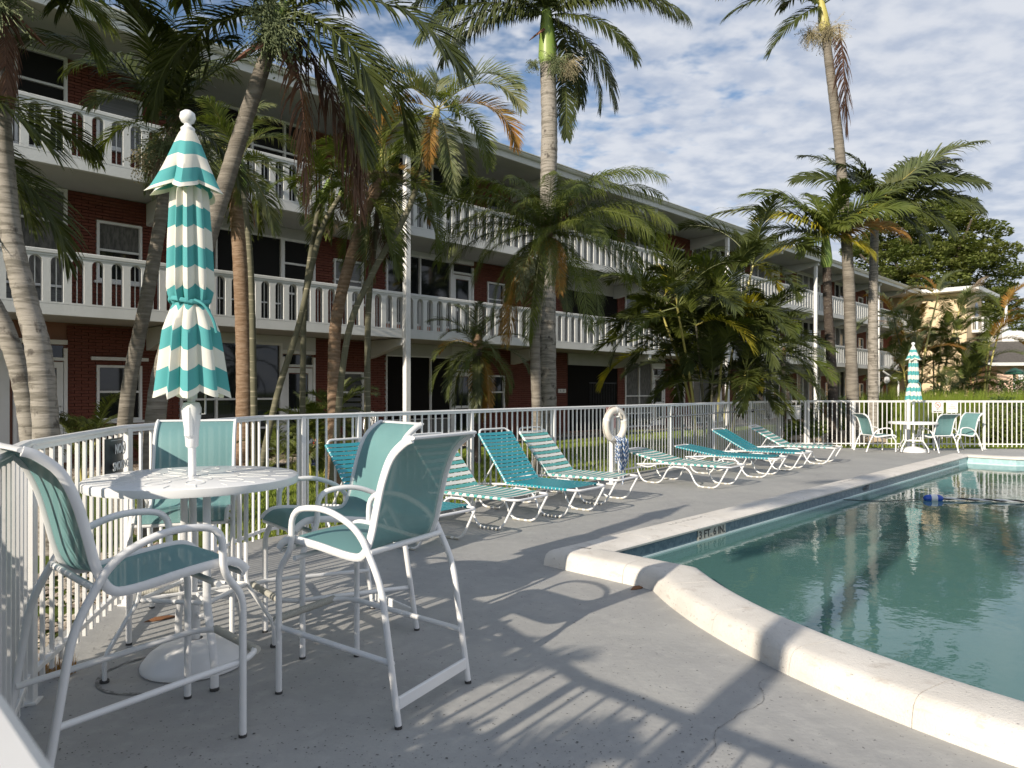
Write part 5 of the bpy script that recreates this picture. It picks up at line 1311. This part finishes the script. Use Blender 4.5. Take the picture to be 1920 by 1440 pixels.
_r = [o for o in bpy.data.objects if o.get('label', '').startswith('tallest slim palm')][0]
frond(_r, V((-.52, -.18, zat(56, 20)+.05)), 298, -80, 'fox', 'dead', 1, 1.15, label='dead reddish brown frond hanging beside the trunk')
for o in _r.children_recursive if hasattr(_r, 'children_recursive') else []: pass
palm('palm with dark upper trunk at the right of the group, crown reaching to the right', col([(1637, None), (1637, 700), (1637, 560), (1640, 430)], 21), .165, .11, 'fox', 'leafd', 0, 1.02, 53, bark='barkw', shaft=(.8, 'shaft', .12), fronds=[
  (0, 40, None, 1.15, None), (350, 20, None, 1.15, None), (10, 60, None, 1.0, None), (340, 0, None, .9, None), (30, 60, None, 1.1, None), (45, 70, None, 1, None), (320, 40, None, .8, None), (180, 70, None, .9, None), (160, 50, None, 1, None), (200, 50, None, .9, None), (90, 60, None, 1, None), (270, 30, None, .7, None), (330, -20, None, .75, None), (135, 70, None, 1.05, None), (15, 0, None, .9, None), (355, 60, 'leafp', 1.2, None), (240, 0, 'leafy', .6, None)])
clump('tall wispy areca before the top balcony near the far end', 1708, 35, (6.2, 5.2, 4.2, 3.2, 2.4), 'areca', 'leafp', 61, 1.1, 1.0, mix=('leaf', 'leafo'), n=8, lean=.16, cr=.05)
clump('grey and straw coloured dying areca in front of the cream stair wing', 1752, 38, (5.8, 4.6, 4.0, 3.4, 2.4, 3.0), 'areca', 'leafp', 62, 1.15, 1.2, mix=('deadg', 'deadg', 'leaf'), n=9, lean=.22, cr=.05)
clump('green areca with orange tips right of the cream stair wing', 1832, 36, (5.3, 4.3, 3.8, 2.6, 2.0), 'areca', 'leaf', 63, 1.2, 1.2, mix=('leafo', 'leafp'), n=9, lean=.18, cr=.05)
clump('low areca in the shade at the foot of the cream stair wing', 1795, 33, (2.0, 1.5, 1.8, 1.2), 'areca', 'leafd', 64, .9, 1.2, mix=('leaf',), n=7, lean=.2, cr=.03)
# palms and shrubs behind the photographer: they stand outside the frame and shade the near deck
palm('ringed palm outside the fence behind the photographer', [(-2.75, -1.62, -.05), (-2.7, -1.6, 2), (-2.65, -1.65, 4.2), (-2.7, -1.6, 6.0)], .10, .085, 'adon', 'leafd', 13, 1.0, 71, group='palms behind the photographer', elevs=(75, -20))
SHADE = [(-2.95, 1.3, (.9, .7, 1.0, .8, .5, .6)), (-2.55, .1, (1.1, .7, .9, .6, .8, 1.0)), (-3.2, .35, (1.3, 1.0, .8, 1.2, .7)), (-1.75, -1.15, (.6, .9, .5, .8)), (-3.3, -1.2, (1.3, 1.6, 1.0, .7, 1.2))]
for i, (x, y, h) in enumerate(SHADE):
    clump(['leafy areca outside the near fence, nearest the bar chair', 'leafy areca outside the near fence beside the photographer', 'leafy areca a step farther out from the near fence', 'low areca just behind the photographer', 'taller areca behind the leafy ones near the photographer'][i], 0, 0, h, 'areca', 'leaf', 80+i, .52, .45, group='arecas outside the near fence', n=11, cr=.02, lean=.2, loc=(x, y, -.05))

# ------------------------------------------------------------------ shrubs, hedge, broadleaf tree
def leaf_cloud(centres, n, size, seed, m_, name, parent=None, flat=.7, droop=.0):
    """centres: list of (c, rx, ry, rz); leaves near the surface of the ellipsoids"""
    g = random.Random(seed); m = MB(); tot = sum(c[1]*c[3] for c in centres)
    for (c, rx, ry, rz) in centres:
        for i in range(int(n*rx*rz/tot)):
            u = g.uniform(-1, 1); a = g.uniform(0, 2*math.pi); q = math.sqrt(1-u*u); rr_ = g.uniform(.55, 1.03)**.6
            p = V((c[0]+q*math.cos(a)*rx*rr_, c[1]+q*math.sin(a)*ry*rr_, c[2]+u*rz*rr_))
            s = size*g.uniform(.6, 1.3); d = V((g.gauss(0, 1), g.gauss(0, 1), g.gauss(0, flat))).normalized(); w = d.cross(V((g.gauss(0, .5), g.gauss(0, .5), 1))).normalized()*s*.32
            m.add([p-d*s*.5, p+w, p+d*s*.5-V((0, 0, droop*s)), p-w], [(0, 1, 2, 3)])
    return m.build(name, m_, parent)
def shrub(label, p, w, h, n, size, seed, m_, group=None, cat='shrub', name='shrub', dep=None):
    g = random.Random(seed); root = thing(name, label, cat, tuple(p), 0, group); dep = dep or w
    cs = []
    k = max(4, int(w*2.2))
    for i in range(k):
        x = (i+.5)/k*w-w/2+g.uniform(-.1, .1)*w/k; r = w/k*g.uniform(.8, 1.3); hh = h*g.uniform(.72, 1.0)
        cs.append(((x, g.uniform(-.2, .2)*dep, hh*.5), r, dep*.42, hh*.5))
    leaf_cloud(cs, n, size, seed, m_, 'foliage', root)
    m = MB()
    for i in range(7):
        x = g.uniform(-.4, .4)*w; m.tube([(x, 0, -.05), (x+g.uniform(-.1, .1), g.uniform(-.1, .1), h*.5), (x+g.uniform(-.25, .25), g.uniform(-.2, .2), h*.8)], .012, 5)
    m.build('stem', 'tbark', root); return root
HG = 'shrubs behind the far fence'
shrub('clipped hedge block behind the corner palms, left one', at(1590, 27), 2.6, 1.45, 5200, .07, 91, 'shrub', HG)
shrub('long clipped hedge running behind the far umbrella', at(1668, 27), 3.2, 1.4, 5600, .07, 92, 'shrub', HG)
shrub('very dark round shrub just right of the far umbrella', at(1735, 27), 1.7, 1.9, 3800, .08, 93, 'shrub', HG)
shrub('tall leafy yellow green bush behind the fence right of the signs', at(1868, 20.6), 2.0, 1.12, 5600, .085, 94, 'shruby', HG)
shrub('darker bush at the right edge behind the fence', at(1925, 21.5), 2.0, 1.35, 4000, .08, 95, 'shrub', HG)
shrub('dense green shrub left of the corner post, behind the fence', at(1500, 21.5), .9, 1.35, 3000, .06, 96, 'shrub', HG)
shrub('dark shrub in front of the pink bungalow', at(1912, 37), 3.0, 2.6, 4200, .14, 97, 'shrub', HG)
shrub('bushy hedge before the bungalow at the right edge', at(1890, 30), 5.5, 1.7, 7000, .10, 98, 'shruby', HG)
shrub('low dark shrub at the foot of the stair railing', at(1800, 31), 5.0, 1.3, 6500, .09, 99, 'shrub', HG)
def grass_tuft(label, p, w, dep, h, n, seed, m_, name='ornamental_grass', cat='grass tuft'):
    g = random.Random(seed); m = MB()
    for i in range(n):
        x, y = g.uniform(-w/2, w/2), g.uniform(-dep/2, dep/2); a = g.uniform(0, 6.28); l = h*g.uniform(.6, 1.1); k = g.uniform(.1, .45)*l; w_ = min(.008, h*.012)
        d = V((math.cos(a), math.sin(a), 0)); s = V((-d.y, d.x, 0))*w_; b = V((x, y, 0))
        p1 = b+d*k*.35+V((0, 0, l*.6)); p2 = b+d*k+V((0, 0, l))
        m.add([b-s, b+s, p1+s, p1-s, p2], [(0, 1, 2, 3), (3, 2, 4)])
    o = m.build(name, m_); o.location = tuple(p); return tag(o, label, cat)
grass_tuft('band of tall feathery green grass behind the far fence and umbrella', at(1800, 24, -.05), 6.5, 2.4, 1.5, 9000, 101, 'blade')
grass_tuft('strip of tall thin grass behind the signs on the far fence', at(1800, 20.8, -.05), 2.6, .8, 1.0, 2600, 102, 'shruby')
grass_tuft('small dry weed growing at the foot of the fence beside the near bar chair', gd(85, 1265), .28, .12, .10, 260, 103, 'leafo', 'weed', 'weed')
# broadleaf tree
def big_tree(label, p, W, H, base_z, seed, n, size):
    g = random.Random(seed); root = thing('shade_tree', label, 'tree', tuple(p), 0); cs = []
    m = MB(); m.tube(smooth_path([(0, 0, -.1), (.3, 0, base_z*.5), (0, .2, base_z)], 5), [.6]*6+[.42]*5, 10)
    for i in range(13):
        a = i*2.4; rr_ = W*.5*g.uniform(.4, .95); e = V((math.cos(a)*rr_, math.sin(a)*rr_*.8, base_z+(H-base_z)*g.uniform(.2, .85)))
        m.tube(smooth_path([(0, .2, base_z*.9), tuple(V((0, .2, base_z)).lerp(e, .5)+V((0, 0, .6))), tuple(e)], 4), [.25-.022*k for k in range(9)], 6, caps=False)
    m.build('trunk', 'tbark', root, smooth=True)
    lay = 11
    for l in range(lay):
        t = l/(lay-1); z = base_z+(H-base_z)*t; R_ = W*.5*math.sqrt(max(.03, 1-(abs(t-.38)/.66)**2.2))
        for k in range(int(10+R_*2.6)):
            a = g.uniform(0, 6.28); q = R_*math.sqrt(g.uniform(.05, 1)); s = g.uniform(.7, 1.35)
            cs.append(((q*math.cos(a), q*math.sin(a)*.8, z+g.uniform(-.35, .35)-q*.03), s*1.15, s, s*.50))
    leaf_cloud(cs, n, size, seed, 'treel', 'crown', root, flat=.35); return root
big_tree('big broad leaved tree spreading behind the far end of the block', at(1745, 60, -.1), 14.2, 17.2, 6.0, 5, 100000, .27)
# soft background greenery far right and behind the buildings
for i, (px, d, W, H, n) in enumerate(((1990, 70, 16, 9, 9000), (1900, 85, 14, 7, 7000))):
    big_tree(['distant dark tree mass beyond the bungalow, outside the right edge', 'distant low tree beyond the pink bungalow roof'][i], at(px, d, -.1), W, H, 2.5, 30+i, n, .4)

# ------------------------------------------------------------------ planting bed, stones, lawn blades
bedp = [BO+UD*u+ND*w for u, w in ((-9, 2.2), (4, 2.4), (9, 1.6), (12, 1.2), (16, .55), (30, .55), (55, .6), (55, -1.5), (-9, -1.5))]
sheet('planting_bed', [[V((p.x, p.y, 0)) for p in bedp]], -.044, 'mulch')
g = random.Random(9); m = MB()
def pebble(m, x, y, z, s):
    P = []; 
    for (a, b_, c) in ((1, 0, 0), (-1, 0, 0), (0, 1, 0), (0, -1, 0), (0, 0, .6), (0, 0, -.6)): P.append((x+a*s*g.uniform(.7, 1.2), y+b_*s*g.uniform(.7, 1.2), z+c*s*g.uniform(.7, 1.2)))
    m.add(P, [(0, 2, 4), (2, 1, 4), (1, 3, 4), (3, 0, 4), (2, 0, 5), (1, 2, 5), (3, 1, 5), (0, 3, 5)])
for i in range(9000):
    u = g.uniform(-3, 13); w = g.uniform(.0, 2.3 if u < 4 else max(.9, 2.35-(u-4)*.17)); p = BO+UD*u+ND*w; pebble(m, p.x, p.y, -.03, g.uniform(.012, .04))
o = m.build('bed_stones', 'pebble'); tag(o, kind='stuff')
m = MB()
for s in range(len(FL)-5):
    a, b_ = FL[s+3], FL[s+4]
    if (b_-a).length > 8: b_ = a+(b_-a).normalized()*5
    d = (b_-a).normalized(); nr = V((-d.y, d.x, 0))
    for i in range(int((b_-a).length*420)):
        p = a+d*g.uniform(0, (b_-a).length)+nr*g.uniform(.24, 1.3); pebble(m, p.x, p.y, -.025, g.uniform(.015, .04))
o = m.build('gravel_strip', 'pebble'); tag(o, kind='stuff')
b = MB(); 
for s in range(3, 8):
    a, b_ = bedp[s-3], bedp[s-2]
    d = b_-a; b.box(tuple((a+b_)/2), (d.length, .05, .07), rot=Matrix.Rotation(math.atan2(d.y, d.x), 3, 'Z'))
tag(b.build('bed_edging', 'black'), 'dark edging strip between the lawn and the planting bed', 'edging')
# rocks behind the far fence
for i, (px, d, s) in enumerate(((1503, 20.2, .26), (1578, 20.5, .42), (1540, 20.0, .22), (1608, 20.6, .24), (1645, 20.4, .26))):
    g2 = random.Random(i); m = MB(); P = []; n1, n2 = 7, 5
    for a in range(n2+1):
        for b_ in range(n1):
            t = math.pi*a/n2; q = 2*math.pi*b_/n1; r = s*g2.uniform(.8, 1.15); P.append((math.sin(t)*math.cos(q)*r*1.3, math.sin(t)*math.sin(q)*r, math.cos(t)*r*.7))
    F = [(a*n1+b_, (a+1)*n1+b_, (a+1)*n1+(b_+1) % n1, a*n1+(b_+1) % n1) for a in range(n2) for b_ in range(n1)]
    m.add(P, F); o = m.build('garden_rock', 'rock', None, smooth=True); o.location = tuple(at(px, d, .03))
    tag(o, ['tan rock under the dense shrub left of the corner post', 'large tan rock left of the tall slim trunk', 'small rock between the corner post and the speckled trunk', 'small rock at the base of the tall slim trunk', 'rock at the base of the rightmost corner palm'][i], 'rock', 'rocks round the corner palms')
# lawn blades where the lawn shows through the fence
m = MB(); cnt = 0
while cnt < 90000:
    t = g.uniform(0, 1); u = g.uniform(3, 30)*1.0; w = g.uniform(1.0, 8.3); p = BO+UD*u+ND*w
    # only outside the pool fence
    rel = p-FL[7]
    if rel.dot(V((fd.y, -fd.x, 0))) > -.12: continue
    if p.y > 34 or abs(p.x/p.y) > .75: continue
    if u < 12 and w < 2.4-(u-4)*.17 and u > 4: continue
    cnt += 1; h = g.uniform(.03, .075); a = g.uniform(0, 6.28); ww = .0035+.0005*p.y; dx, dy = math.cos(a)*ww, math.sin(a)*ww; lx, ly = g.uniform(-.03, .03), g.uniform(-.03, .03); k = len(m.v)
    m.v += [(p.x-dx, p.y-dy, -.05), (p.x+dx, p.y+dy, -.05), (p.x+lx, p.y+ly, -.05+h)]; m.f.append((k, k+1, k+2)); m.m.append(0)
for i in range(26000):
    p = V((g.uniform(4, 17), g.uniform(18.6, 27), 0)); h = g.uniform(.03, .08); a = g.uniform(0, 6.28); dx, dy = math.cos(a)*.014, math.sin(a)*.014; k = len(m.v)
    m.v += [(p.x-dx, p.y-dy, -.05), (p.x+dx, p.y+dy, -.05), (p.x+g.uniform(-.03, .03), p.y, -.05+h)]; m.f.append((k, k+1, k+2)); m.m.append(0)
tag(m.build('lawn_grass', 'blade'), kind='stuff')
HN = 'unseen bushes shading the near deck'  # bushes out of view, added to fill out the shade on the deck
shrub('unseen leafy bush pressed against the near fence beside the photographer', (-2.12, .95, -.05), 1.0, 1.5, 3200, .085, 201, 'shrub', HN, dep=1.0)
shrub('leafy bush left of the near bar chair, outside the fence and the frame', (-3.05, 2.05, -.05), 1.0, 1.45, 2800, .085, 202, 'shrub', HN, dep=1.0)
shrub('unseen low bush just outside the fence corner nearest the camera', (-1.72, .38, -.05), .8, 1.3, 2200, .085, 204, 'shrub', HN, dep=.8)
# specks, dried bits and a rust ring on the deck
g = random.Random(77); m = MB()
for i in range(1500):
    p = gd(g.uniform(-100, 1500), 1440-500*g.random()**1.6); 
    if (p-A0).dot(ND) > -.1 and p.y > 2.6 and p.x > .9: continue
    s = g.uniform(.0015, .0045)*(1.6 if g.random() < .1 else 1); a = g.uniform(0, 6.28); k = len(m.v); e = g.uniform(.4, 1)
    for j in range(5):
        q = a+j*1.256; m.v.append((p.x+math.cos(q)*s, p.y+math.sin(q)*s*e, .0035))
    m.f.append((k, k+1, k+2, k+3, k+4)); m.m.append(0)
tag(m.build('deck_debris', 'rubber'), kind='stuff')
m = MB(); c = gd(292, 1262)
for i in range(34):
    a0, a1 = R(95+i*6), R(95+(i+1)*6); w0 = .012+.010*abs(math.sin(i*.7)); 
    m.add([(c.x+math.cos(a0)*.27, c.y+math.sin(a0)*.27, .004), (c.x+math.cos(a1)*.27, c.y+math.sin(a1)*.27, .004), (c.x+math.cos(a1)*(.27-w0), c.y+math.sin(a1)*(.27-w0), .004), (c.x+math.cos(a0)*(.27-w0), c.y+math.sin(a0)*(.27-w0), .004)], [(0, 1, 2, 3)])
tag(m.build('stain_ring', 'stain'), kind='structure')
# hairline cracks and scrapes in the deck paint
g = random.Random(5); m = MB()
for (px, py, ang, L) in ((1330, 1420, 52, 1.0), (1150, 985, 15, 1.4), (1500, 905, 40, 1.8)):
    p = gd(px, py); a = R(ang)
    for i in range(int(L/.04)):
        q = p+V((math.cos(a), math.sin(a), 0))*.04; s = V((-math.sin(a), math.cos(a), 0))*g.uniform(.0006, .0020)
        m.add([(p.x-s.x, p.y-s.y, .0038), (q.x-s.x, q.y-s.y, .0038), (q.x+s.x, q.y+s.y, .0038), (p.x+s.x, p.y+s.y, .0038)], [(0, 1, 2, 3)]); p = q; a += g.uniform(-.5, .5); a += (R(ang)-a)*.35
tag(m.build('deck_cracks', 'stain'), kind='stuff')
